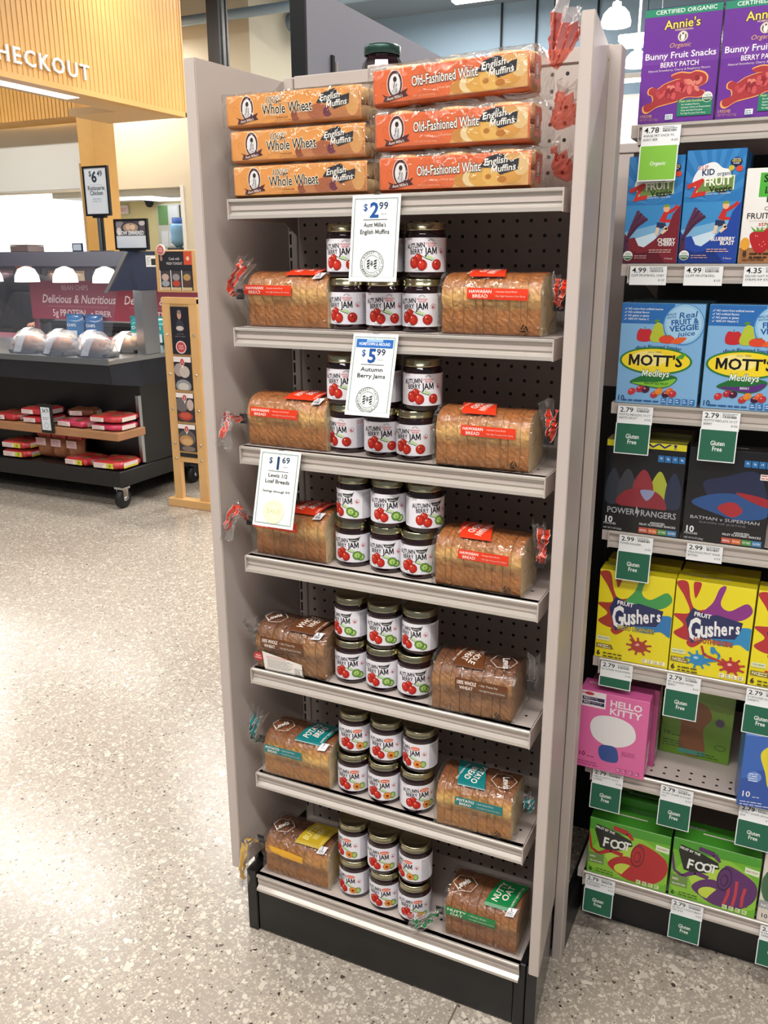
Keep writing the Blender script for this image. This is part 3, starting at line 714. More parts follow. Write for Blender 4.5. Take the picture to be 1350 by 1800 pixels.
def bread_art(kind, L, prof, side, ink):
    a = Art(); s1 = -L/2+L*side['strip'][0]; s2 = -L/2+L*side['strip'][1]; v0, v1 = side.get('sv', (.066, .085)); hh = v1-v0
    if kind != 'butter':
        a.poly([(s1, v0+.001), (s2, v0-.001), (s2, v1-.001), (s1, v1)], ink)
        W = '#f3e9df'; ws = s2-s1
        tx = {'hawaiian': ('HAWAIIAN', 'BREAD'), 'wheat': ('100% WHOLE', 'WHEAT'), 'potato': ('POTATO', 'BREAD'), 'nutty': ('NUTTY', 'OAT')}[kind]
        a.text(tx[0], s1+ws*.22, v0+hh*.56, hh*.27, W, fit=ws*.38); a.text(tx[1], s1+ws*.22, v0+hh*.16, hh*.27, W, fit=ws*.26)
        sm = {'hawaiian': ('• Hawaiian Sweet Bread', '• No High Fructose Corn Syrup'), 'wheat': ('• No Trans Fat', '• No High Fructose Corn Syrup'), 'potato': ('• Bold Unique Flavor', '• No High Fructose Corn Syrup'), 'nutty': ('• Whole Grain', '• No High Fructose Corn Syrup')}[kind]
        for k, q in enumerate(sm): a.text(q, s1+ws*.46, v0+hh*(.62-.38*k), hh*.15, '#e6c3b3' if kind == 'hawaiian' else '#d3d6c8', al=0, fit=ws*(.36 if k == 0 else .50), w=0)
    else:
        a.poly([(s1, v1), (s1+.01, v0+.006), (s1+.04, v0), (s2, v0-.003), (s2, v1-.006), (s1+.05, v1-.002)], '#dda21f')
    t1 = -L/2+L*side['top'][0]; t2 = -L/2+L*side['top'][1]; q0, q1 = side.get('tv', (.108, .185)); sh = .018*side['dir']
    a.poly([(t1-sh*0, q0), (t2, q0), (t2+sh, q1), (t1+sh, q1)], ink if kind != 'butter' else '#b79a22')
    big = {'hawaiian': ('HAWAIIAN', 'BREAD'), 'wheat': ('WHOLE', 'WHEAT'), 'potato': ('POTATO', 'BREAD'), 'butter': ('BUTTER', 'WHEAT'), 'nutty': ('NUTTY', 'OAT')}[kind]
    rot = PI/2-.2*side['dir'] if side['dir'] > 0 else -PI/2-.2
    W = '#f1e6dc' if kind != 'butter' else '#d9cf8a'; mid = (q0+q1)/2; ww = t2-t1
    for k, q in enumerate(big):
        x = t1+ww*(.36+.3*k) if side['dir'] > 0 else t1+ww*(.66-.3*k)
        a.text(q, x+sh*.5, mid, ww*.22, W, rot=rot, fit=(q1-q0)*(.72 if k == 0 else .55))
    a.text('FAMILY BAKERY 1925', t1+ww*(.92 if side['dir'] > 0 else .12)+sh*.5, mid, ww*.07, W, rot=rot, w=0)
    if kind != 'hawaiian' or side.get('logo'):
        hx, hv = -L/2+L*side['hex'], .142
        pts = [(hx+.026*math.cos(k*PI/3+.2), hv+.022*math.sin(k*PI/3+.2)) for k in range(7)]
        a.line(pts, .0012, '#c9c2ba'); a.text('Lewis', hx, hv-.006, .013, '#d6d0ca', rot=.9 if side['dir'] > 0 else -1.3, w=2, fit=.034)
    if side['dir'] > 0:   # small printed stamp by the shoulder
        bx = -L/2+L*.80; a.poly([(bx, .098), (bx+.018, .100), (bx+.024, .118), (bx+.006, .116)], '#d9d7dc'); a.barcode(bx+.004, .101, .012, .006); a.text('S', bx+.012, .110, .005, '#20222a', w=2); a.fine(bx+.006, .1085, .012, 2, .0015, '#222222')
    else:                 # recycling mark near the foot
        rx, rv = L/2-.032, .012; K = '#16120f'
        for k in range(3):
            b0 = PI/2+k*2*PI/3; b1 = b0+2*PI/3
            p0 = (rx+.0085*math.cos(b0), rv+.006+.0085*math.sin(b0)); p1 = (rx+.0085*math.cos(b1), rv+.006+.0085*math.sin(b1))
            pa = (p0[0]*.86+p1[0]*.14, p0[1]*.86+p1[1]*.14); pb = (p0[0]*.3+p1[0]*.7, p0[1]*.3+p1[1]*.7); a.line([pa, pb], .0022, K)
        a.text('4', rx, rv+.004, .0045, K); a.text('LDPE', rx, rv-.0055, .003, K)
    if side.get('facts'):
        a.poly([(-L/2+.028, .002), (L/2-.055, .002), (L/2-.058, .034), (-L/2+.022, .048)], '#e3ded9'); a.fine(-L/2+.032, .038, .06, 2, .0016, '#c03a33'); a.fine(-L/2+.034, .032, .066, 9, .0014, '#56504c')
        a.frame(L/2-.075, .003, L/2-.057, .022, .0008, '#23201e'); a.fine(L/2-.073, .018, .014, 5, .0018, '#23201e')
        a.ell(-L/2+.012, .034, .012, .010, '#b5282b', 16); a.text('Heart', -L/2+.012, .035, .0035, '#f5e5e0'); a.text('Healthy', -L/2+.012, .030, .0035, '#f5e5e0')
    return a
def loaf(label, kind, x0, x1, y, z, rz, right, tail, D=.105, H=.104, strip=None, seed=0, clip='#2a2b30', facts=False, hexf=None, top=None, n=9, tcol=True, sv=None):
    L = x1-x0; R = random.Random(seed+31)
    t = thing('bread_loaf', label, 'bread loaf', ((x0+x1)/2, y, z), rz, 'bagged half loaves')
    prof = loaf_profile(D, H); c = CR[kind]; cb = CRUMB['wheat' if kind in ('wheat', 'nutty') else 'hawaiian']
    LL = L-.012; th = LL/n; cuts = [-LL/2+th*i+(R.uniform(-.3, .3)*th if 0 < i < n else 0) for i in range(n+1)]
    for i in range(n):
        a_, b_ = cuts[i]+.0003, cuts[i+1]-.0003; k = R.uniform(.982, 1.0); dy = R.uniform(-.0006, .0008); g0 = R.choice((.0004, .0005, .0006, .0016)); mb = MB()
        rings = []
        for xx, inset in ((a_, g0), (a_+.0010, 0), (b_-.0010, 0), (b_, g0)):
            rg = []
            for (py, pz) in prof:
                d = V((py-D/2, pz-H/2)); q = 1-inset/d.length; rg.append((xx, D/2+d.x*q*(1 if pz < .05 else 1)+dy, max(H/2+d.y*q*1, .001)*(k if pz > .05 else 1)))
            rings.append(rg)
        m_ = len(prof); mb.v = [p for rg in rings for p in rg]
        for r_ in range(3):
            for j in range(m_): mb.f.append([r_*m_+j, r_*m_+(j+1) % m_, (r_+1)*m_+(j+1) % m_, (r_+1)*m_+j]); mb.m.append(0); mb.s.append(True)
        mb.f.append(list(range(m_))); mb.m.append(1); mb.s.append(False)
        mb.f.append(list(range(3*m_, 4*m_))); mb.m.append(1); mb.s.append(False)
        mb.build('slice', [c, cb], t)
    # bag
    bp = loaf_profile(D, H, .0035); m_ = len(bp); sg = 1 if right else -1
    neck = V(tail[0])-V(((x0+x1)/2, y, z)); neck = Matrix.Rotation(-rz, 3, 'Z') @ neck
    mb = MB(); rings = []; N_ = 22
    for i in range(N_+1):
        s = i/N_; xx = -L/2+L*s
        rings.append([(sg*xx, py+(hash2(i, j, seed)-.5)*.0022, max(pz+(hash2(j, i, seed+5)-.5)*.0026, .0003)) for j, (py, pz) in enumerate(bp)])
    for q, kk in ((.25, .86), (.55, .55), (.8, .25), (1., .07)):
        cx = sg*L/2+(neck.x-sg*L/2)*q; cy = D/2+(neck.y-D/2)*q**1.5; cz = H/2+(neck.z-H/2)*q**1.2
        rings.append([(cx, cy+(py-D/2)*kk*(1+(hash2(j, 9, seed)-.5)*.35), max(cz+(pz-H/2)*kk*(1+(hash2(j, 7, seed)-.5)*.35), .001)) for j, (py, pz) in enumerate(bp)])
    mb.v = [p for rg in rings for p in rg]
    for r_ in range(len(rings)-1):
        for j in range(m_): mb.f.append([r_*m_+j, r_*m_+(j+1) % m_, (r_+1)*m_+(j+1) % m_, (r_+1)*m_+j]); mb.m.append(0); mb.s.append(r_ < N_)
    mb.f.append(list(range(m_))); mb.m.append(0); mb.s.append(False)
    bag = mb.build('bag', FILM, t)
    # folded seams of the film catch the light
    sd = {'strip': strip or ((.29, .86) if right else (.05, .62)), 'top': top or ((.28, .62) if right else (.46, .84)), 'dir': -1 if right else 1, 'hex': hexf or (.80 if right else .2), 'facts': facts}
    if sv: sd['sv'] = sv
    lk = arc_lookup(loaf_profile(D, H, .0048))
    def f(u, v, d):
        yy, zz, nn = lk(v); return V((u, yy+nn[0]*d, zz+nn[1]*d))
    bread_art(kind, L, prof, sd, INK[kind]).put('bag_print', bag, f, MATS['printed_gloss'], du=.03, dv=.005, base=.0002, eps=2e-5)
    if not right:
        e = Art(); e.fine(.02, .06, .05, 3, .004, INK[kind]); e.text({'hawaiian': 'HAWAIIAN', 'wheat': 'WHEAT', 'potato': 'POTATO', 'butter': 'BUTTER', 'nutty': 'NUTTY'}[kind], D/2, .07, .010, INK[kind], fit=.07)
        if kind == 'potato': e.rect(.018, .04, D-.018, .085, INK[kind]); e.text('POTATO', D/2, .058, .012, '#d9e6e2', fit=.055)
        e.put('end_print', bag, front(L/2+.004, 0, 0, (0, 1, 0), (0, 0, 1), (1, 0, 0)), MATS['printed_gloss'])
    pts = [Matrix.Rotation(-rz, 3, 'Z') @ (V(p)-V(((x0+x1)/2, y, z))) for p in tail]
    tm = tail_mesh(pts, .012, .048, kind, False, seed, (-.040-(x0+x1)/2, .622-(x0+x1)/2)).build('bag_tail', FILM2, t)
    if tcol: ribbon_mesh(pts, .013, seed).build('tail_print', [MATS['film_'+kind], MATS['tail_white']], tm)
    p0 = pts[0].lerp(pts[1], .35)
    MB().bbox(p0.x-.009, p0.x+.009, p0.y-.001, p0.y+.001, p0.z-.010, p0.z+.010, .0008).build('bag_clip', mat('clip_'+clip, clip, .4), tm)
    return t
def lz(y): return y
loaf('Hawaiian bread loaf beside the jars, left on the second shelf from the top', 'hawaiian', .006, .192, .03, 1.422, 0, False, [(-.012, .055, 1.480), (-.016, .015, 1.487), (.004, -.006, 1.505), (.030, -.012, 1.532), (.045, -.012, 1.548)], seed=1, strip=(.02, .58))
loaf('Hawaiian bread loaf beside the jars, right on the second shelf from the top', 'hawaiian', .411, .598, .022, 1.422, 0, True, [(.612, .06, 1.470), (.620, .03, 1.480), (.624, .02, 1.500), (.626, .02, 1.525)], seed=2)
loaf('Hawaiian bread loaf with red bag tail, left on the third shelf from the top', 'hawaiian', .003, .190, .018, 1.190, 0, False, [(-.014, .05, 1.235), (-.022, .012, 1.243), (-.020, -.014, 1.252), (-.018, -.026, 1.228), (-.024, -.032, 1.192)], seed=3, strip=(.08, .66))
loaf('Hawaiian bread loaf with red top label, right on the third shelf from the top', 'hawaiian', .410, .592, .010, 1.190, .04, True, [(.608, .05, 1.240), (.618, .03, 1.262), (.622, .02, 1.285), (.622, .02, 1.315)], seed=4, strip=(.30, .84))
loaf('Hawaiian bread loaf partly covered by the lowest price card, left on the fourth shelf', 'hawaiian', .008, .184, .018, .960, 0, False, [(-.012, .05, 1.010), (-.016, .015, 1.045), (-.004, -.010, 1.068), (-.022, -.022, 1.042), (-.030, -.03, 1.000)], seed=5, strip=(.03, .62))
loaf('Hawaiian bread loaf beside green pepper jam, right on the fourth shelf', 'hawaiian', .411, .589, .010, .960, .0, True, [(.604, .05, 1.010), (.614, .03, 1.040), (.618, .02, 1.070), (.616, .015, 1.105)], seed=6, strip=(.30, .84))
loaf('brown whole wheat loaf with white nutrition panel, left on the fifth shelf', 'wheat', .004, .180, .008, .703, .02, False, [(-.008, .05, .755), (-.010, .015, .785), (.000, -.006, .805), (.020, -.014, .828)], seed=7, facts=True, strip=(.12, .70), clip='#8e9095', n=8, tcol=False, sv=(.058, .085))
loaf('brown whole wheat loaf with brown label, right on the fifth shelf', 'wheat', .411, .582, .006, .703, .04, True, [(.598, .05, .765), (.610, .03, .790), (.617, .02, .815), (.617, .02, .845)], seed=8, strip=(.32, .92), n=8, tcol=False, sv=(.060, .086))
loaf('potato bread loaf with teal label, left on the sixth shelf', 'potato', .014, .186, .006, .446, .03, False, [(-.004, .05, .500), (-.010, .012, .520), (.002, -.012, .560), (.016, -.018, .590), (.028, -.02, .618)], seed=9, strip=(.06, .60))
loaf('potato bread loaf with teal label, right on the sixth shelf', 'potato', .426, .592, .004, .446, .05, True, [(.602, .05, .500), (.612, .035, .515), (.617, .025, .530), (.618, .02, .555)], seed=10, strip=(.28, .86))
loaf('butter wheat loaf with yellow labels, left on the lowest shelf', 'butter', -.004, .170, .018, .172, .02, False, [(-.018, .045, .235), (-.030, .010, .252), (-.030, -.018, .262), (-.032, -.030, .205), (-.034, -.034, .150)], seed=11, n=8, strip=(.10, .62))
loaf('nutty oat loaf with green labels, right on the lowest shelf', 'nutty', .446, .612, .014, .172, .03, False, [(.436, .04, .212), (.424, .01, .207), (.408, -.008, .200), (.376, -.012, .186)], seed=12, H=.108, strip=(.05, .70), top=(.52, .88), hexf=.22, sv=(.062, .084))

# ================================================================ English muffin packs
mat('muffin', '#e2c596', .8, noise=(40, '#c89a5c', .5), bump=(120, .5)); mat('band_wheat', '#de9552', .35, coat=.2); mat('band_white', '#dd6a38', .35, coat=.2)
MFILM = film_mat('muffin_film', (1, 1, 1), .01, .08, 34, 1.0, .07)
RFILM = film_mat('red_film', (1, .42, .34), .42, .12, 60, .8, .08, (.75, .10, .07)); WFILM = film_mat('white_film', (1, .97, .96), .35, .12, 60, .8, .10, (.95, .90, .88)); mat('film_red', '#d2402c', .25, coat=.3); MATS['film_muffin'] = MATS['film_red']
def emblem(a, x, y, s):
    a.ell(x, y, .62*s, .92*s, '#f2e5d6', 24); a.ell(x, y, .58*s, .88*s, '#4d2328', 24); a.ell(x, y-.03*s, .44*s, .70*s, '#e9e4e2', 24)
    a.ell(x+.02*s, y+.30*s, .15*s, .19*s, '#2a2428', 12); a.poly([(x-.24*s, y-.70*s), (x-.16*s, y+.02*s), (x, y+.14*s), (x+.20*s, y), (x+.28*s, y-.62*s)], '#cfcccf'); a.line([(x-.02*s, y+.1*s), (x-.10*s, y-.35*s), (x-.22*s, y-.45*s)], .05*s, '#34282c'); a.line([(x+.14*s, y), (x+.10*s, y-.6*s)], .04*s, '#34282c')
    a.poly([(x-1.05*s, y-.62*s), (x-.8*s, y-.80*s), (x-.95*s, y-1.12*s), (x-.5*s, y-1.14*s), (x, y-1.02*s), (x+.5*s, y-.94*s), (x+1.05*s, y-.86*s), (x+.82*s, y-.66*s), (x+1.02*s, y-.38*s), (x+.5*s, y-.55*s), (x, y-.68*s), (x-.5*s, y-.80*s)], '#4d2328')
    a.text("Aunt Millie's", x, y-.98*s, .20*s, '#efd9cc', rot=.12, fit=1.25*s)
def muffin_art(white, L, H):
    a = Art(); base = '#df6a3a' if white else '#e2994f'; k = H/.06
    a.rect(0, 0, L, H, base)
    if white:
        a.poly([(L*.50, 0), (L*.54, H*.30), (L*.60, H*.36), (L*.66, H*.50), (L*.78, H), (L, H), (L, 0)], '#d6a263')
        for x, y, rx, ry, c in ((.56, .22, .05, .20, '#c98a41'), (.63, .28, .06, .26, '#e8cf9e'), (.70, .30, .09, .30, '#dca650'), (.78, .34, .08, .32, '#e3b25e'), (.88, .36, .08, .30, '#d59a4a'), (.95, .62, .05, .3, '#e0bd86'), (.74, .30, .02, .08, '#b9762f'), (.83, .2, .03, .10, '#b9762f')):
            a.ell(L*x, H*y, L*rx, H*ry*1.05, c, 14)
    else:
        a.poly([(L*.50, 0), (L*.56, H*.38), (L*.66, H*.42), (L*.84, H*.52), (L, H*.85), (L, 0)], '#b97346')
        for x, y, rx, ry, c in ((.53, .2, .035, .2, '#8c4a30'), (.60, .25, .06, .24, '#c07c4e'), (.70, .26, .08, .26, '#a9613f'), (.77, .24, .035, .18, '#6d3342'), (.86, .33, .08, .30, '#bb7a4a'), (.95, .5, .05, .45, '#d39a5c')):
            a.ell(L*x, H*y, L*rx, H*ry*1.05, c, 14)
    for x, y in ((.33, .8), (.46, .86), (.06, .55), (.62, .88)):
        a.ring(L*x, H*y, .006*k, .006*k, .0006, '#c8803f' if not white else '#c65a2e', 12, 0, 4.5)
    emblem(a, L*(.155 if not white else .140), H*.56, .0285*k)
    if white:
        a.outlined('Old-Fashioned White', L*.255, H*.42, .0185*k, '#f6efe4', '#2e2427', al=0, rot=.03, fit=L*.44, w=1); a.text('6 Fork Split', L*.47, H*.24, .0042*k, '#f0c8a2', w=0)
        a.text('NET WT 12 OZ (340g)', L*.34, H*.08, .0035*k, '#eeb086', w=0)
    else:
        a.outlined('100%', L*.29, H*.66, .0140*k, '#3b2a1d', '#f3e3c9', al=0, shear=.2, w=0)
        a.outlined('Whole Wheat', L*.275, H*.28, .0215*k, '#141012', '#f6ead2', al=0, rot=.02, fit=L*.38, w=1); a.text('6 Fork Split', L*.43, H*.14, .0042*k, '#6b3a1d', w=0); a.text('NET WT 12 OZ (340g)', L*.44, H*.04, .0032*k, '#9c6a35', w=0)
    q = L*(.80 if not white else .80); b = H*(.55 if not white else .60)
    a.poly([(q-.038*k, b+.000*k), (q-.024*k, b+.018*k), (q+.008*k, b+.026*k), (q+.024*k, b+.010*k), (q+.044*k, b+.014*k), (q+.042*k, b-.006*k), (q+.006*k, b-.015*k), (q-.006*k, b-.002*k)], '#2b2a30')
    a.text('English', q-.004*k, b+.0050*k, .0125*k, '#f4efe6', rot=.10, shear=.2, fit=.050*k); a.text('Muffins', q+.012*k, b-.0090*k, .0120*k, '#f4efe6', rot=.08, shear=.15, fit=.052*k)
    a.clip(0, 0, L, H)
    return a
def muffin_pack(label, white, x0, z, L, H, y=.012, ry=0., tail=None, seed=0, rz=0., D=.108):
    t = thing('muffin_pack', label, 'muffin pack', (x0, y, z), rz, 'bagged English muffins', ry=-ry)
    r = L/6
    for i in range(3):
        for j in range(2):
            q = MB().lathe([(0, .001), (r*.9, .001), (r*1.0, .006), (r*1.0, H/2-.008), (r*.88, H/2-.002), (0, H/2-.001)], 22, (r+i*2*r, .052, .001+j*(H/2-.0008))).build('muffin', MATS['muffin'], t)
    e = .0022
    def shell(off, y1, nx, hz, inset):
        """rounded soft sleeve: front, part of top and bottom"""
        pr = [(y1, off), (.012, off), (.003, .003), (0, .009), (0, H-.012), (.004, H-.004), (.012, H-off*0), (y1, H+.001)]
        return pr
    Hs = H*(.88 if white else .97)
    pr = [(.070, .0006), (.010, .0006), (.003, .003), (0, .008), (0, Hs-.006), (.0005, Hs-.002), (.004, Hs)]
    mb = MB(); mb.grid(lambda u, v: ((u*(L-.004)+.002), *pr[min(int(v*(len(pr)-1)+.5), len(pr)-1)]), 2, len(pr)-1, smooth=True); mb.build('sleeve', MATS['band_white' if white else 'band_wheat'], t)
    muffin_art(white, L-.01, Hs-.008).put('front_print', t, front(.005, -.0003, .0055), MATS['printed_gloss'])
    if white:
        a = Art(); a.rect(0, 0, .034, H-.02, '#c93f2f'); emblem(a, .016, H*.36, .013); a.put('end_print', t, front(L+.0022, .010, .010, (0, 1, 0), (0, 0, 1), (1, 0, 0)), MATS['printed_gloss'])
    # film
    pf = [(.104, .0004), (.012, .0004), (-.001, .004), (-.004, .012), (-.004, H-.008), (0, H), (.014, H+.0012), (.06, H+.002), (.100, H+.0012), (.108, H-.006), (.109, .01)]
    m_ = len(pf); mb = MB(); rings = []
    for i in range(19):
        xx = -.006+(L+.012)*i/18
        rings.append([(xx, py+(hash2(i, j, seed)-.5)*.0025, max(pz+(hash2(j, i, seed)-.5)*.003, .0003)) for j, (py, pz) in enumerate(pf)])
    if tail:
        nk = V(tail[0])
        for q, kk in ((.3, .82), (.65, .45), (1., .10)):
            cx = L+.006+(nk.x-L-.006)*q; cy = .054+(nk.y-.054)*q; cz = H/2+(nk.z-H/2)*q
            rings.append([(cx, cy+(py-.054)*kk*(1+(hash2(j, 9, seed)-.5)*.3), max(cz+(pz-H/2)*kk*(1+(hash2(j, 7, seed)-.5)*.3), .001)) for j, (py, pz) in enumerate(pf)])
    mb.v = [p for rg in rings for p in rg]
    for r_ in range(len(rings)-1):
        for j in range(m_): mb.f.append([r_*m_+j, r_*m_+(j+1) % m_, (r_+1)*m_+(j+1) % m_, (r_+1)*m_+j]); mb.m.append(0); mb.s.append(r_ < 18)
    mb.f.append(list(range(m_))); mb.m.append(0); mb.s.append(False)
    if not tail: mb.f.append(list(range((len(rings)-1)*m_, len(rings)*m_))); mb.m.append(0); mb.s.append(False)
    mb.build('wrapper_film', MFILM, t)
    if tail: tail_mesh(tail, .016, .080, 'muffin', True, seed, (-9, .628-x0)).build('bag_tail', [WFILM, RFILM], t)
for i in range(3):
    muffin_pack('whole wheat English muffins, orange sleeve, %s pack of the left stack' % ('bottom', 'middle', 'top')[i], False, (.006, .002, -.006)[i], 1.6545+i*.0600, .277, .0570, seed=20+i, y=.008+.002*i)
    muffin_pack('old-fashioned white English muffins, red-orange sleeve, %s pack of the right stack' % ('bottom', 'middle', 'top')[i], True, (.303, .294, .290)[i], 1.6545+i*.0680, (.268, .272, .272)[i], .0640, seed=30+i, y=.008+.003*i, ry=(0, .004, .03)[i],
                tail=([(.285, .06, .030), (.300, .065, .036), (.315, .07, .055)], [(.292, .055, .026), (.312, .06, .050), (.330, .06, .080)], [(.292, .055, .038), (.304, .04, .060), (.315, .035, .085), (.330, .03, .118)])[i])

# ================================================================ hanging price cards
mat('card_white', '#f2f4f3', .5)
def harvest_seal(a, x, y, r, col='#5d6d6a'):
    a.ring(x, y, r, r, r*.045, col, 40); a.ring(x, y, r*.66, r*.66, r*.03, col, 32)
    a.arc('HARVEST MARKET • TASTE THE DIFFERENCE •', x, y, r*.75, r*.155, col, mid=.6, w=1, sp=.12)
    for s in (-1, 1):
        x0 = x+s*r*.30; a.rect(x0-r*.11, y-r*.34, x0+r*.11, y+r*.34, '#2c3335')
        for k in range(4): a.line([(x0-r*.12, y-r*.32+k*r*.2), (x0+r*.12, y-r*.20+k*r*.2)], r*.045, '#f2f4f3')
    a.line([(x, y-r*.2), (x, y+r*.26)], r*.03, '#2c3335')
    for k in range(3):
        for s in (-1, 1): a.line([(x, y-r*.1+k*r*.12), (x+s*r*.11, y+k*r*.12)], r*.035, '#2c3335')
    a.line([(x-r*.2, y), (x+r*.2, y)], r*.03, '#2c3335')
def price_card(label, cx, z, w, h, tilt, price, lines, style):
    t = thing('price_card', label, 'price card', (cx, -.0065, z), 0, 'printed price cards on shelf lips', rx=-tilt)
    MB().box(-w/2, w/2, -.0004, .0004, -h, 0).build('card', MATS['card_white'], t)
    a = Art(); g = '#4f6f6c'
    a.frame(-w/2+.0048, -h+.0055, w/2-.0048, -.0055, .0009, g); a.frame(-w/2+.0066, -h+.0075, w/2-.0066, -.0075, .0004, '#9bb5b0')
    B = '#1d4f96' if style != 2 else '#1f3d66'; yo = -.012 if style != 1 else -.026
    if style == 1:
        a.rect(-w/2+.008, -.0245, w/2-.008, -.0095, '#2b6ab8'); a.text('HOMETOWN & AROUND', 0, -.0205, .0050, '#f2f6fb', fit=w*.70); a.rect(-.016, -.0145, .016, -.0095, '#9cc0ea')
    a.text('$', -.0195, yo-.0135, .0110, B, w=1); a.text(price[0], -.0025, yo-.0245, .0235, B, w=2); a.text(price[1], .0145, yo-.0115, .0112, '#243a5c', w=1, fit=.018)
    a.fine(.010, yo-.020, .010, 1, .002, '#a9adb0', rnd=False)
    a.rect(-.023, yo-.0290, .023, yo-.0281, '#4b5054')
    K = '#33373b'
    for i, q in enumerate(lines): a.text(q, 0, yo-.0405-i*.0115, .0072, K, w=1, fit=(.042, .056)[min(i, 1)] if style == 0 else (.044, .056)[min(i, 1)])
    if style < 2: harvest_seal(a, -.002, -h+.029, .0225)
    else:
        a.text('Savings through 9/9', 0, yo-.0700, .0042, '#45494d', w=1, fit=.062)
        a.ell(-.001, -h+.030, .0235, .0235, '#f0f0cf', 32); a.ring(-.001, -h+.030, .0235, .0235, .0006, '#cfcf9a', 40); a.ring(-.001, -h+.030, .017, .017, .0004, '#d6d6a5', 32); a.text('SALE', -.001, -h+.027, .0085, '#d2d39c', fit=.030)
    a.ell(0, -.0085, .0008, .0008, '#7d8a8c', 8)
    a.clip(-w/2, -h+.0075 if style < 2 else -h, w/2, 0)
    a.put('print', t, front(0, -.0004, 0), MATS['printed_paper'])
    MB().box(-.006, .006, -.0002, .0035, -.004, .0015).build('hook', MATS['chrome'], t)
price_card('white price card reading 2.99 hanging from the top shelf', .3065, 1.652, .091, .143, .14, ('2', '99'), ("Aunt Millie's", 'English Muffins'), 0)
price_card('white price card with blue header reading 5.99', .304, 1.420, .088, .146, .28, ('5', '99'), ('Autumn', 'Berry Jams'), 1)
price_card('white price card reading 1.69 with pale yellow sale seal', .097, 1.190, .092, .150, .28, ('1', '69'), ('Lewis 1/2', 'Loaf Breads'), 2)
# ================================================================ snack cartons
def carton(label, x0, x1, z, h, body, art, y=.328, d=.055, rz=0., top=None, side=None, name='snack_carton', group='fruit snack cartons'):
    w = x1-x0
    t = thing(name, label, 'snack box', ((x0+x1)/2, y, z+.0003), rz, group)
    MB().bbox(-w/2, w/2, 0, d, 0, h, .0012).build('carton', mat('carton_'+body, body, .38, coat=.2), t)
    a = Art(); art(a, w, h); a.clip(-w/2+.0008, .0008, w/2-.0008, h-.0008); a.put('front_print', t, front(0, 0, 0), MATS['printed_gloss'])
    b = Art(); b.rect(-w/2+.001, 0.001, w/2-.001, d-.001, top or body)
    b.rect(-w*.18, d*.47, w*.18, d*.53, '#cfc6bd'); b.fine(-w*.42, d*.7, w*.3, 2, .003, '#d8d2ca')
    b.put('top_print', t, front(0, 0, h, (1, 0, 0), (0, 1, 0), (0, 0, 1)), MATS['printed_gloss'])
    c = Art(); c.rect(.001, .001, d-.001, h-.001, side or body); c.fine(.008, h*.8, d*.7, 8, .003, '#d8d2ca'); c.rect(.01, h*.12, d-.012, h*.4, '#e9e4dd'); c.fine(.013, h*.37, d*.5, 8, .0022, '#4a4542')
    c.put('side_print', t, front(w/2, 0, 0, (0, 1, 0), (0, 0, 1), (1, 0, 0)), MATS['printed_gloss'])
    return t
def blob(a, pts, col, n=6):
    """closed smooth outline through pts (Catmull-Rom)"""
    o = []; m = len(pts)
    for i in range(m):
        p0, p1, p2, p3 = pts[i-1], pts[i], pts[(i+1) % m], pts[(i+2) % m]
        for k in range(n):
            t = k/n
            o.append(tuple(.5*(2*p1[q]+(p2[q]-p0[q])*t+(2*p0[q]-5*p1[q]+4*p2[q]-p3[q])*t*t+(3*p1[q]-p0[q]-3*p2[q]+p3[q])*t**3) for q in (0, 1)))
    a.poly(o, col)
def usda(a, x, y, r):
    a.ell(x, y, r, r, '#f1f1ee', 18); a.ell(x, y, r*.92, r*.92, '#3f6e4c', 18, 0, PI, 2*PI); a.text('USDA', x, y+r*.15, r*.45, '#3f6e4c', fit=r*1.3); a.text('ORGANIC', x, y-r*.45, r*.3, '#f1f1ee', fit=r*1.5)
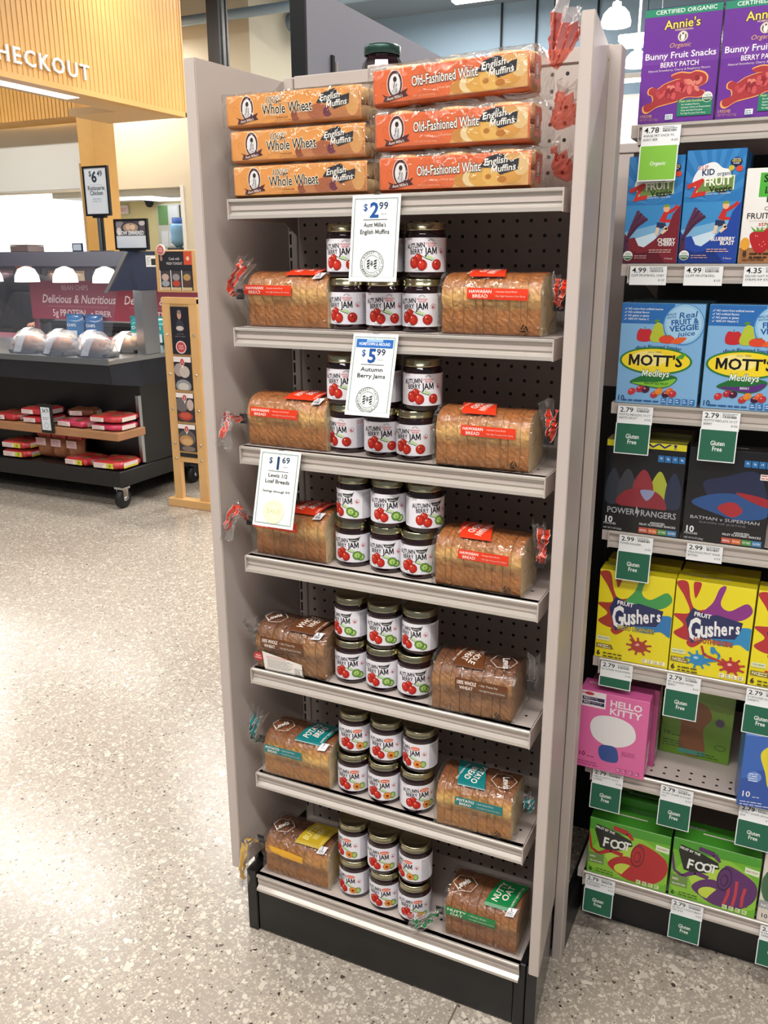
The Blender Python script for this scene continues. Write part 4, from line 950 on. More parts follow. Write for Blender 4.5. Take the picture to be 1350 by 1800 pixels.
def bunny_box(a, w, h):
    P = '#6c3596'
    a.rect(-w/2, 0, w/2, h, P); a.rect(-w/2, h*.52, w/2, h*.62, '#74409d'); a.rect(-w/2, h*.93, w/2, h, '#2f8a6c')
    a.text('CERTIFIED ORGANIC', .004, h*.948, .0062, '#dff0e6', fit=w*.78)
    a.outlined("Annie's", 0, h*.82, .0135, '#f0d96a', '#3b2a1a', fit=w*.46, rot=.03); a.text('HOMEGROWN', .003, h*.795, .003, '#e5c9a0')
    a.ell(.002, h*.745, .0085, .0085, '#d8cfc0', 18); a.ell(.002, h*.742, .006, .0065, '#6b5a58', 14); a.ell(.002, h*.735, .0035, .005, '#efe9e2', 12); a.line([(.0, h*.75), (-.001, h*.775)], .0018, '#efe9e2'); a.line([(.004, h*.75), (.005, h*.775)], .0018, '#efe9e2')
    a.text('Organic', -.002, h*.655, .0072, '#d9a878', shear=.25, w=0, fit=w*.28)
    a.text('Bunny Fruit Snacks', 0, h*.565, .0098, '#f4eef4', fit=w*.92); a.text('BERRY PATCH', 0, h*.49, .0078, '#f1e6ee', fit=w*.50); a.text('Natural Strawberry, Cherry & Raspberry Flavors', 0, h*.455, .0034, '#e3cfe2', w=0, fit=w*.80)
    R = [(.39, .45), (.51, .475), (.635, .463), (.71, .478), (.81, .46), (.865, .417), (.855, .36), (.78, .328), (.73, .305), (.83, .283), (.85, .25), (.78, .22), (.61, .228), (.49, .194), (.34, .17), (.22, .15), (.10, .10), (.04, .117), (.04, .172), (.15, .205), (.145, .26), (.093, .283), (.093, .328), (.15, .35), (.21, .328), (.305, .372), (.44, .405), (.52, .415), (.42, .42)]
    R = [((u-.48)*w, v*h*.93) for u, v in R]
    blob(a, R, '#f0a85e'); cx = sum(p[0] for p in R)/len(R); cy = sum(p[1] for p in R)/len(R)
    blob(a, [(cx+(x-cx)*.955, cy+(y-cy)*.93) for x, y in R], '#a83a3f')
    rr = random.Random(3)
    for k in range(26):
        x = rr.uniform(-.036, .036); y = .040+.014*(x+.04)/.08*1.6+rr.uniform(-.008, .010); q = rr.uniform(0, 6)
        a.ell(x*w/.13, y*h/.185, rr.uniform(.004, .008), rr.uniform(.0025, .005), rr.choice(('#c9555a', '#d56a66', '#8f2b34', '#b8474b', '#d77f72')), 9, q)
    a.rect(w*.02, h*.05, w/2-.004, h*.195, '#2e7f62'); a.text('Made with Goodness!', w*.04, h*.172, .0034, '#e7dfa0', al=0, w=0, fit=w*.32)
    for k, q in enumerate(('No Artificial Flavors,', 'Synthetic Colors or Preservatives', 'Made with Real Fruit Juice', 'No High-Fructose Corn Syrup')): a.text(q, w*.07, h*(.145-.026*k), .0026, '#e6f0e8', al=0, w=0, fit=w*(.24, .38, .28, .32)[k])
    usda(a, w*.40, h*.205, .0085)
    a.text('5 POUCHES', -w*.47, h*.055, .0046, '#d9a57c', al=0, fit=w*.16); a.text('NET WT 4 OZ (115g)', -w*.47, h*.025, .0040, '#c08a8a', al=0, w=0, fit=w*.24); a.rect(-w*.13, h*.028, -w*.03, h*.075, '#dfe3ea'); a.fine(-w*.12, h*.055, w*.08, 3, .002, '#3a5f8a')
def ladder_box(mtn, mtn2, l1, l2):
    def art(a, w, h):
        a.rect(-w/2, 0, w/2, h, '#2f77b8')
        for k in range(9):
            b0 = .3+k*.32; a.poly([(0, h*.55), (w*1.2*math.cos(b0), h*.55+h*math.sin(b0)), (w*1.2*math.cos(b0+.16), h*.55+h*math.sin(b0+.16))], '#3f86c4')
        a.poly([(-w/2, h*.55), (w/2, h*.55), (w/2, h*.4), (-w/2, h*.25)], '#3f8cc8'); a.poly([(-w/2, h*.30), (w/2, h*.42), (w/2, h*.2), (-w/2, h*.12)], '#79aed6'); a.poly([(-w*.4, h*.22), (w*.1, h*.30), (w*.1, h*.1), (-w*.4, h*.1)], '#c9dfee')
        a.poly([(-w/2, 0), (w/2, 0), (w/2, h*.56), (w*.36, h*.46), (w*.30, h*.35), (w*.05, h*.22), (-w*.12, h*.155), (-w*.22, h*.17), (-w*.30, h*.25), (-w*.40, h*.24), (-w/2, h*.29)], mtn)
        a.poly([(-w/2, 0), (w*.3, 0), (w*.1, h*.13), (-w*.2, h*.10), (-w/2, h*.15)], mtn2)
        for k in range(4):
            pts = [(-w*(.42+.02*k), h*.08), (-w*(.44+.01*k), h*.22), (-w*(.36-.03*k), h*.36), (-w*(.26-.055*k), h*(.50-.025*k))]
            a.line(pts, [.007, .006, .006, .006], '#4a2740' if k % 2 else '#5d2f4c')
        # climber
        a.poly([(w*.12, h*.40), (w*.20, h*.49), (w*.27, h*.47), (w*.24, h*.38)], '#c3312d'); a.line([(w*.24, h*.47), (w*.36, h*.50), (w*.44, h*.54)], .006, '#c3312d'); a.line([(w*.24, h*.40), (w*.33, h*.40)], .005, '#c3312d')
        a.ell(w*.24, h*.515, .0058, .0065, '#e6b48a', 12); a.poly([(w*.17, h*.525), (w*.20, h*.55), (w*.27, h*.555), (w*.30, h*.53), (w*.24, h*.53)], '#7c9a3a')
        a.poly([(w*.09, h*.39), (w*.24, h*.38), (w*.26, h*.345), (w*.16, h*.33), (w*.08, h*.34)], '#27355a'); a.line([(w*.11, h*.34), (w*.09, h*.27)], .006, '#e6c7a8'); a.line([(w*.22, h*.34), (w*.28, h*.33), (w*.18, h*.285)], .0055, '#e6c7a8')
        # logo
        blob(a, [(-w*.36, h*.70), (-w*.34, h*.78), (-w*.22, h*.86), (-.002, h*.89), (w*.12, h*.84), (w*.24, h*.82), (w*.30, h*.74), (w*.30, h*.66), (-w*.2, h*.66)], '#e9edf0')
        a.outlined('CLIF', -w*.20, h*.832, .0058, '#c23a35', '#f0f0f0', fit=w*.18, rot=.08); a.text('KID', -w*.11, h*.78, .0098, '#24335c', w=2, fit=w*.22, rot=.06); a.text('organic', w*.17, h*.775, .0066, '#2c3d5c', fit=w*.26, rot=.05)
        a.poly([(-w*.30, h*.62), (w*.34, h*.65), (w*.34, h*.775), (-w*.24, h*.745)], '#dfe5c0'); a.poly([(-w*.28, h*.625), (w*.32, h*.655), (w*.32, h*.765), (-w*.22, h*.735)], '#6f8a4a')
        a.poly([(-w*.46, h*.70), (-w*.20, h*.755), (-w*.16, h*.735), (-w*.30, h*.63), (-w*.12, h*.645), (-w*.14, h*.605), (-w*.38, h*.585), (-w*.30, h*.69), (-w*.44, h*.665)], '#c9372f')
        a.text('FRUiT', w*.06, h*.692, .0128, '#f2f4e6', w=2, fit=w*.46, rot=.05); a.text('Veggie', w*.12, h*.638, .0088, '#1f2d1c', w=2, fit=w*.38, rot=.05); a.text('ORGANIC FRUIT + VEGGIE ROPES', w*.08, h*.612, .0026, '#dfe9f2', w=0, fit=w*.42, rot=.03)
        a.ell(w*.34, h*.885, .0098, .0078, '#1b2c52', 18); a.text('VEGGIE', w*.34, h*.885, .0034, '#e8d34a', fit=.015); a.text('MADE WITH', w*.34, h*.906, .0018, '#f0f0f0', fit=.012); a.text('PUREE', w*.34, h*.868, .0020, '#f0f0f0', fit=.010)
        a.ell(w*.27, h*.835, .0050, .0045, '#c8b845', 14); a.ell(w*.40, h*.828, .0054, .0050, '#d5482f', 14)
        a.text(l1, w*.44, h*.205, .0062, '#f4f0f0', al=1, w=2, fit=w*(.32 if len(l1) < 8 else .40)); a.text(l2, w*.44, h*.168, .0062, '#f4f0f0', al=1, w=2, fit=w*(.30 if len(l2) > 5 else .24))
        a.fine(-w*.02, h*.125, w*.42, 2, .0022, '#e0b7b0'); a.fine(-w*.28, h*.07, w*.3, 2, .0022, '#c9a0a0'); a.text('5 Pieces', w*.42, h*.04, .0030, '#e6d6d6', al=1, w=0)
        usda(a, -w*.40, h*.075, .0088)
    return art
def leather_box(a, w, h):
    a.rect(-w/2, 0, w/2, h, '#ece9e6'); a.rect(-w/2, 0, w/2, h*.17, '#a37048'); a.rect(-w*.30, h*.70, w*.42, h*.95, '#4fae3f')
    a.text('STRETCH', -w*.25, h*.855, .0115, '#17301a', al=0, w=2, fit=w*.60); a.text('iSLAND', -w*.22, h*.735, .0120, '#17301a', al=0, w=2, fit=w*.50); a.rect(-w*.18, h*.645, w*.2, h*.70, '#1f4a2c'); a.text('essentials', -w*.16, h*.655, .0045, '#eaf2ea', al=0)
    a.text('Organic', -w*.20, h*.56, .0065, '#3a3635', al=0, w=0); a.text('FRUIT LEATHER', -w*.44, h*.475, .0095, '#2b2726', al=0, w=1, fit=w*.86); a.rect(-w*.40, h*.45, w*.4, h*.455, '#c9c0b8')
    a.text('strawberry', -w*.26, h*.40, .0070, '#c9525a', al=0, w=1, fit=w*.5); a.fine(-w*.26, h*.37, w*.4, 1, .002, '#c98a8a')
    for x, y, r in ((-.20, .25, .019), (.02, .27, .022), (.24, .25, .020)):
        blob(a, [(w*x-r, h*y+r*.5), (w*x-r*.6, h*y-r*.8), (w*x, h*y-r*1.2), (w*x+r*.6, h*y-r*.8), (w*x+r, h*y+r*.5), (w*x, h*y+r*.9)], '#b3262d')
        for k in range(7): a.ell(w*x+r*.5*math.cos(k*2.3), h*y+r*.5*math.sin(k*1.9)-.002, .0007, .0011, '#f0c8a0', 6)
        for k in range(5): a.poly([(w*x+(k-2)*r*.25-.003, h*y+r*.75), (w*x+(k-2)*r*.25+.003, h*y+r*.75), (w*x+(k-2)*r*.5, h*y+r*1.25)], '#5da13c')
    a.ell(-w*.42, h*.21, .008, .011, '#e2a13a', 12); a.text('8', -w*.44, h*.075, .009, '#3b2312', al=0, w=1); a.fine(-w*.34, h*.10, w*.3, 2, .0035, '#3b2312'); a.text('GLUTEN FREE', -w*.44, h*.03, .0040, '#3b2312', al=0)
    a.rect(w*.02, h*.07, w*.10, h*.15, '#e8ece8'); a.ell(w*.06, h*.11, .004, .004, '#2f6b45', 10)
def medley_box(leaf, sub):
    def art(a, w, h):
        a.rect(-w/2, 0, w/2, h, '#80b2de'); a.poly([(-w/2, h*.80), (w*.1, h*.80), (w*.14, h), (-w/2, h)], '#2f6db5')
        for k, q in enumerate(('NO colors from artificial sources', 'NO artificial flavors', 'NO gelatin or gluten', '100% DV Vitamin C')): a.text(q, -w*.42, h*(.935-.033*k), .0036, '#e3eef8', al=0, w=1, fit=w*(.42, .26, .26, .26)[k]); a.line([(-w*.46, h*(.945-.033*k)), (-w*.45, h*(.935-.033*k)), (-w*.435, h*(.955-.033*k))], .0008, '#e3eef8')
        a.ell(w*.26, h*.80, .0375, .0385, '#4f8fca', 32); a.ell(w*.26, h*.805, .0350, .0360, '#a3cdea', 32); a.ring(w*.26, h*.805, .0330, .0340, .0006, '#4f8fca', 32)
        B = '#22599f'; a.text('MADE', w*.11, h*.885, .0042, B, rot=.12); a.text('WITH', w*.11, h*.855, .0042, B, rot=.12); a.text('Real', w*.30, h*.868, .0105, B, shear=.2, rot=.12, fit=w*.22); a.text('FRUIT &', w*.27, h*.805, .0095, B, w=2, rot=.12, fit=w*.32); a.text('VEGGIE', w*.27, h*.745, .0098, B, w=2, rot=.12, fit=w*.34); a.text('juice', w*.30, h*.695, .0085, B, shear=.2, rot=.12, fit=w*.2)
        blob(a, [(-w*.29, h*.70), (-w*.28, h*.64), (-w*.20, h*.625), (-w*.12, h*.64), (-w*.10, h*.70), (-w*.14, h*.75), (-w*.20, h*.745), (-w*.26, h*.75)], '#c22c35'); a.line([(-w*.20, h*.745), (-w*.195, h*.77)], .001, '#4a2c18')
        blob(a, [(-w*.13, h*.66), (-w*.09, h*.625), (w*.0, h*.63), (w*.04, h*.67), (w*.03, h*.73), (w*.0, h*.80), (-w*.05, h*.815), (-w*.085, h*.79), (-w*.11, h*.73)], '#b5c23a'); a.poly([(-w*.10, h*.82), (-w*.05, h*.815), (-w*.02, h*.84), (-w*.07, h*.845)], '#5d8f35')
        blob(a, [(-w*.02, h*.66), (w*.0, h*.625), (w*.08, h*.615), (w*.15, h*.625), (w*.16, h*.67), (w*.10, h*.695), (w*.03, h*.69)], '#d9482f'); blob(a, [(w*.13, h*.625), (w*.22, h*.615), (w*.30, h*.66), (w*.29, h*.68), (w*.20, h*.675), (w*.15, h*.65)], '#e0622f'); a.line([(w*.05, h*.70), (w*.08, h*.685), (w*.12, h*.70)], .0012, '#3f7a33')
        a.text('•Fruit Flavored Snacks•', -w*.02, h*.565, .0062, '#1f3f73', fit=w*.56, wave=lambda i, n: -.004*((2*i/n-1)**2))
        a.ell(-w*.04, h*.44, w*.44, h*.135, '#2c7a3a', 36); a.ell(-w*.04, h*.44, w*.415, h*.118, '#f2d62c', 36); a.ell(-w*.12, h*.46, w*.22, h*.075, '#f5e38a', 24)
        a.text('since 1842', -w*.06, h*.515, .0040, '#6a5a1c', shear=.2, w=0)
        a.text("MOTT'S", -w*.045, h*.392, .0195, '#141412', w=2, fit=w*.66); a.poly([(w*.20, h*.48), (w*.25, h*.51), (w*.32, h*.53), (w*.29, h*.475), (w*.24, h*.465)], '#4f9a35')
        blob(a, [(-w*.33, h*.215), (-w*.24, h*.27), (-w*.1, h*.31), (w*.12, h*.31), (w*.24, h*.28), (w*.18, h*.21), (w*.05, h*.17), (-w*.12, h*.18)], '#256b34'); blob(a, [(-w*.31, h*.212), (-w*.16, h*.225), (w*.03, h*.235), (w*.22, h*.272), (w*.16, h*.205), (w*.04, h*.178), (-w*.12, h*.188)], leaf)
        a.outlined('Medleys', -w*.03, h*.285, .0125, '#eef5ea', '#256b34', shear=.12, fit=w*.34); a.text(sub, -w*.01, h*.205, .0040, '#1d2a14' if leaf == '#7fbf3a' else '#efe3ef')
        for x, y, c in ((-.30, .125, '#c8323a'), (-.20, .155, '#b02838'), (-.13, .15, '#4a1c3a'), (-.02, .105, '#b93430'), (.03, .14, '#e08a2a'), (.12, .115, '#3f1a33'), (.16, .145, '#d9652a'), (.20, .12, '#b8323a')):
            a.ell(w*x, h*y, .0078, .0062, c, 12, .5); a.ell(w*x-.002, h*y+.002, .0022, .0016, '#e28a86', 8)
        a.text('10', -w*.48, h*.03, .0098, '#1f3f73', al=0, w=1); a.fine(-w*.40, h*.03, w*.44, 1, .0040, '#2c5796', rnd=False)
        for k in range(5): a.rect(w*(.07+.085*k), h*.02, w*(.135+.085*k), h*.075, '#3c74b5'); a.fine(w*(.08+.085*k), h*.055, w*.045, 2, .0022, '#dce9f5')
    return art
def dark_box(style):
    def art(a, w, h):
        a.rect(-w/2, 0, w/2, h, '#15161c')
        if style == 0:
            a.rect(-w/2, h*.93, w/2, h*1.0, '#d8cf2a'); a.text('NEW!', 0, h*.945, .0085, '#232a66', w=1, fit=w*.8)
            for x, c, s in ((-.38, '#2e3540', .8), (-.20, '#3a3c44', .95), (.20, '#a7b03a', .9), (.38, '#27304a', .8), (-.0, '#8f2f3a', 1.1)):   # plain soft colour shapes in place of the printed figures
                blob(a, [(w*x-.016*s, h*.32), (w*x-.018*s, h*.52), (w*x-.009*s, h*.62+.006*s), (w*x, h*.70*s+h*.68*(1-s)), (w*x+.009*s, h*.62+.006*s), (w*x+.018*s, h*.52), (w*x+.016*s, h*.32)], c)
            blob(a, [(-w*.30, h*.30), (-w*.25, h*.44), (-w*.05, h*.50), (w*.18, h*.47), (w*.30, h*.36), (w*.25, h*.27)], '#8a2a36'); blob(a, [(-w*.03, h*.47), (w*.06, h*.49), (w*.15, h*.47), (w*.06, h*.37)], '#8d93b8'); a.rect(-w/2, 0, w/2, h*.29, '#121318')
            a.text('POWER', -w*.44, h*.20, .0120, '#a9abb2', al=0, w=1, fit=w*.36); a.text('RANGERS', -w*.005, h*.20, .0120, '#a9abb2', al=0, w=1, fit=w*.45); a.poly([(-w*.06, h*.30), (-w*.03, h*.25), (-w*.01, h*.26), (-w*.05, h*.17), (-w*.045, h*.22), (-w*.075, h*.22)], '#a9abb2')
        else:
            blob(a, [(-w*.30, h*.62), (-w*.05, h*.72), (w*.30, h*.80), (w*.44, h*.62), (w*.48, h*.40), (w*.3, h*.30), (0, h*.28)], '#232a4a'); blob(a, [(-w*.42, h*.42), (-w*.20, h*.52), (w*.10, h*.55), (w*.42, h*.50), (w*.49, h*.34), (w*.2, h*.28), (-w*.15, h*.33)], '#28508a')
            blob(a, [(-w*.10, h*.38), (.0, h*.45), (w*.12, h*.45), (w*.20, h*.37), (w*.08, h*.30)], '#a52b33'); blob(a, [(w*.10, h*.56), (w*.25, h*.56), (w*.48, h*.52), (w*.49, h*.44), (w*.3, h*.48)], '#9c2630')
            a.text('BATMAN v SUPERMAN', 0, h*.245, .0062, '#b9bcc4', w=0, fit=w*.84); a.text('DAWN OF JUSTICE', -w*.02, h*.205, .0034, '#80838c', w=0, fit=w*.56)
            a.rect(w*.36, h*.72, w*.49, h*.78, '#e8e3df'); a.fine(w*.37, h*.76, w*.11, 2, .003, '#c0402f')
        for k in range(4): a.rect(w*(.16+.085*k), h*(.80 if style == 0 else .84), w*(.235+.085*k), h*(.87 if style == 0 else .91), '#2c6fae'); a.text(('70', '0g', '15', '8g')[k], w*(.197+.085*k), h*(.83 if style == 0 else .87), .0035, '#dbe9f5')
        a.text('10', -w*.47, h*.095, .0120, '#e6e6e8', al=0, w=2); a.text('POUCHES', -w*.47, h*.07, .0038, '#d8d8da', al=0, w=1); a.text('NET WT 8 OZ (226g)', -w*.47, h*.02, .0034, '#c0c0c4', al=0, w=1, fit=w*.24)
        a.text('ASSORTED', w*.22, h*.125, .0040, '#e6e6e8', w=1); a.text('FRUIT FLAVORED SNACKS', w*.22, h*.10, .0040, '#e6e6e8', w=1, fit=w*.46)
        for k, c in enumerate(('#c2574a', '#cf6a3a', '#4f8f4f', '#3f7fb5')): a.rect(w*(-.01+.12*k), h*.015, w*(.105+.12*k), h*.075, c); a.text(('REAL', '70 CAL', 'FAT FREE', 'GLUTEN')[k], w*(.047+.12*k), h*.035, .0036, '#f0e6da', fit=w*.09)
    return art
def splash_box(cols, sub, subcol, flavour):
    def art(a, w, h):
        Y = '#ecdc1c'; a.rect(-w/2, 0, w/2, h, Y); c1, c2, c3, c4 = cols
        blob(a, [(-w*.5, h*.96), (-w*.36, h*.98), (-w*.30, h*.80), (-w*.22, h*.70), (-w*.05, h*.72), (w*.02, h*.62), (-w*.1, h*.42), (-w*.3, h*.36), (-w*.48, h*.42), (-w*.36, h*.52), (-w*.5, h*.62), (-w*.30, h*.66), (-w*.38, h*.82)], c1)
        blob(a, [(-w*.16, h*.64), (-w*.02, h*.80), (w*.05, h*.96), (w*.13, h*.98), (w*.08, h*.80), (w*.20, h*.74), (w*.40, h*.84), (w*.48, h*.76), (w*.36, h*.66), (w*.1, h*.62)], c2)
        blob(a, [(w*.0, h*.5), (w*.25, h*.56), (w*.5, h*.58), (w*.5, h*.36), (w*.36, h*.40), (w*.2, h*.36), (w*.05, h*.38)], c3); blob(a, [(-w*.28, h*.98), (-w*.18, h*.98), (-w*.24, h*.82)], c1)
        blob(a, [(-w*.30, h*.34), (-w*.22, h*.42), (-w*.08, h*.40), (-w*.16, h*.32), (-w*.24, h*.29)], c1)
        a.poly([(-w*.34, h*.58), (-w*.26, h*.72), (-w*.14, h*.68), (-w*.02, h*.66), (w*.05, h*.68), (w*.38, h*.635), (w*.36, h*.53), (w*.30, h*.45), (w*.02, h*.42), (-w*.24, h*.335)], '#1f2a5c')
        a.text('FRUIT', -w*.13, h*.632, .0085, '#f2f2f4', w=2, fit=w*.22, rot=-.06); a.text('G', -w*.205, h*.375, .047, '#f2f2f4', w=2, fit=w*.17, rot=.04)
        for k, ch in enumerate('ushers'): a.text(ch, w*(-.085+.083*k), h*(.425+.018*k), .034-.0022*k, '#f2f2f4', w=2, sx=.62, rot=.07)
        a.line([(-w*.30, h*.40), (-w*.22, h*.355), (w*.02, h*.425)], .0016, '#3a4a8c')
        a.outlined(sub, w*.04, h*.36, .0100, subcol, '#23251f', fit=w*.50, rot=.03)
        for x, y, c in ((.10, .20, c1),) if c4 is None else ((-.13, .17, c4), (.30, .16, c1)):
            for k in range(9): a.line([(w*x, h*y), (w*x+.024*math.cos(k*.7+.3), h*y+.018*math.sin(k*.7+.3))], [.007, .0035], c); a.ell(w*x+.024*math.cos(k*.7+.3), h*y+.018*math.sin(k*.7+.3), .0028, .0024, c, 8)
            a.ell(w*x, h*y, .0165, .0125, c, 16); a.ell(w*x-.004, h*y+.004, .005, .003, '#f0b8b0' if c == c1 else '#9fd3ee', 10)
        if c4: a.line([(w*.02, h*.33), (w*.14, h*.26), (w*.12, h*.20), (-w*.05, h*.165)], .0045, c4); a.line([(-w*.1, h*.33), (-w*.06, h*.24), (w*.25, h*.175)], .0045, c1); a.ell(w*.05, h*.30, .0052, .0080, c4, 12)
        else: a.line([(-w*.03, h*.32), (w*.06, h*.22)], .004, c1)
        a.rect(-w*.48, h*.205, -w*.30, h*.255, '#e6e6b8'); a.text(flavour, -w*.39, h*.222, .0036, '#2a7a5a', fit=w*.15); a.poly([(-w*.48, h*.115), (-w*.24, h*.115), (-w*.27, h*.165), (-w*.48, h*.165)], '#8a7a28'); a.text('NO', -w*.46, h*.125, .0062, '#f3efcf', al=0, w=1); a.fine(-w*.38, h*.145, w*.11, 2, .0028, '#f3efcf')
        a.text('6', -w*.47, h*.03, .0105, '#1f1d14', al=0, w=2); a.fine(-w*.38, h*.055, w*.26, 2, .0042, '#4a4416', rnd=False)
        for k in range(4): a.rect(w*(.16+.08*k), h*.03, w*(.225+.08*k), h*.075, '#f6f1d0'); a.fine(w*(.168+.08*k), h*.058, w*.045, 2, .0022, '#4a4416')
    return art
def pink_box(a, w, h):
    a.rect(-w/2, 0, w/2, h, '#e06ba6'); a.rect(-w/2, h*.80, -w*.12, h, '#efe6ea'); a.ell(-w*.36, h*.965, .010, .004, '#c23a45', 14); a.line([(-w*.5, h*.97), (-w*.36, h*.965)], .002, '#c23a45')
    for k in range(2): a.rect(-w*.46, h*(.88-.055*k), -w*.14, h*(.925-.055*k), '#2b2647'); a.text('NO', -w*.44, h*(.89-.055*k), .0055, '#efeaf0', al=0, w=1); a.fine(-w*.36, h*(.905-.055*k), w*.20, 2, .0028, '#a9a4c0')
    a.text('HELLO', w*.17, h*.855, .0148, '#f1dfe8', w=2, fit=w*.46); a.text('KITTY', w*.17, h*.755, .0148, '#f1dfe8', w=2, fit=w*.46)
    # a plain pale soft shape stands where the box shows its picture
    blob(a, [(-w*.32, h*.58), (-w*.22, h*.70), (w*.05, h*.73), (w*.28, h*.66), (w*.34, h*.50), (w*.20, h*.38), (-w*.05, h*.34), (-w*.26, h*.42)], '#ece9ec'); blob(a, [(-w*.16, h*.32), (-w*.06, h*.35), (w*.08, h*.33), (w*.11, h*.16), (-w*.10, h*.14), (-w*.17, h*.22)], '#2f4f96')
    a.text('10', -w*.47, h*.15, .0105, '#7d1f4a', al=0, w=1); a.fine(-w*.34, h*.15, w*.11, 1, .003, '#8f2f5c'); a.fine(-w*.47, h*.07, w*.32, 2, .0036, '#a8417a'); a.fine(w*.16, h*.30, w*.2, 3, .0024, '#a8417a')
    for k in range(4): a.rect(w*(.10+.09*k), h*.03, w*(.165+.09*k), h*.085, '#c04f8c'); a.fine(w*(.108+.09*k), h*.065, w*.045, 2, .0024, '#f0cfe0')
def green_box(a, w, h):
    a.rect(-w/2, 0, w/2, h, '#6b9a2c'); blob(a, [(-w*.5, h*.5), (-w*.1, h*.62), (w*.5, h*.5), (w*.5, h*.7), (0, h*.75), (-w*.5, h*.7)], '#7aa838')
    blob(a, [(-w*.20, h*.06), (-w*.22, h*.40), (-w*.25, h*.62), (-w*.10, h*.74), (w*.12, h*.70), (w*.20, h*.56), (w*.10, h*.38), (w*.14, h*.06)], '#8f5a34'); a.rect(-w*.22, h*.04, w*.16, h*.10, '#4fa08e')   # plain brown shape in place of the printed figure
    for k in range(12): a.poly([(w*.32+.006*math.cos(k*.52), h*.52+.006*math.sin(k*.52)), (w*.32+.006*math.cos(k*.52+.5), h*.52+.006*math.sin(k*.52+.5)), (w*.32+.014*math.cos(k*.52+.26), h*.52+.014*math.sin(k*.52+.26))], '#3f3a4f')
    a.ell(w*.32, h*.52, .0092, .0092, '#4a4560', 16); a.text('10', -w*.46, h*.25, .0100, '#24380f', al=0, w=1); a.fine(-w*.34, h*.25, w*.14, 1, .003, '#2f4614'); a.fine(-w*.46, h*.17, w*.34, 3, .0036, '#3f5a1c')
    a.ring(w*.36, h*.20, .012, .007, .0014, '#4a6b20', 16); a.fine(w*.05, h*.07, w*.36, 2, .0036, '#3f5a1c')
def blue_box(a, w, h):
    a.rect(-w/2, 0, w/2, h, '#2e55a8'); blob(a, [(-w*.5, h*.4), (-w*.2, h*.55), (w*.5, h*.5), (w*.5, h*.9), (-w*.5, h)], '#3a67bb')
    blob(a, [(-w*.28, h*.78), (-w*.05, h*.93), (w*.25, h*.88), (w*.30, h*.40), (w*.12, h*.24), (-w*.12, h*.28), (-w*.2, h*.5)], '#e3d532')   # plain yellow shape in place of the printed figure
    a.ell(-w*.33, h*.43, .014, .012, '#6f93d6', 18); a.fine(-w*.40, h*.46, w*.14, 4, .003, '#e4ecf8'); a.text('10', -w*.47, h*.14, .0125, '#f0f0f2', al=0, w=1); a.fine(-w*.32, h*.14, w*.1, 1, .003, '#d0d8ea'); a.fine(-w*.47, h*.06, w*.4, 2, .0036, '#c3cfe8')
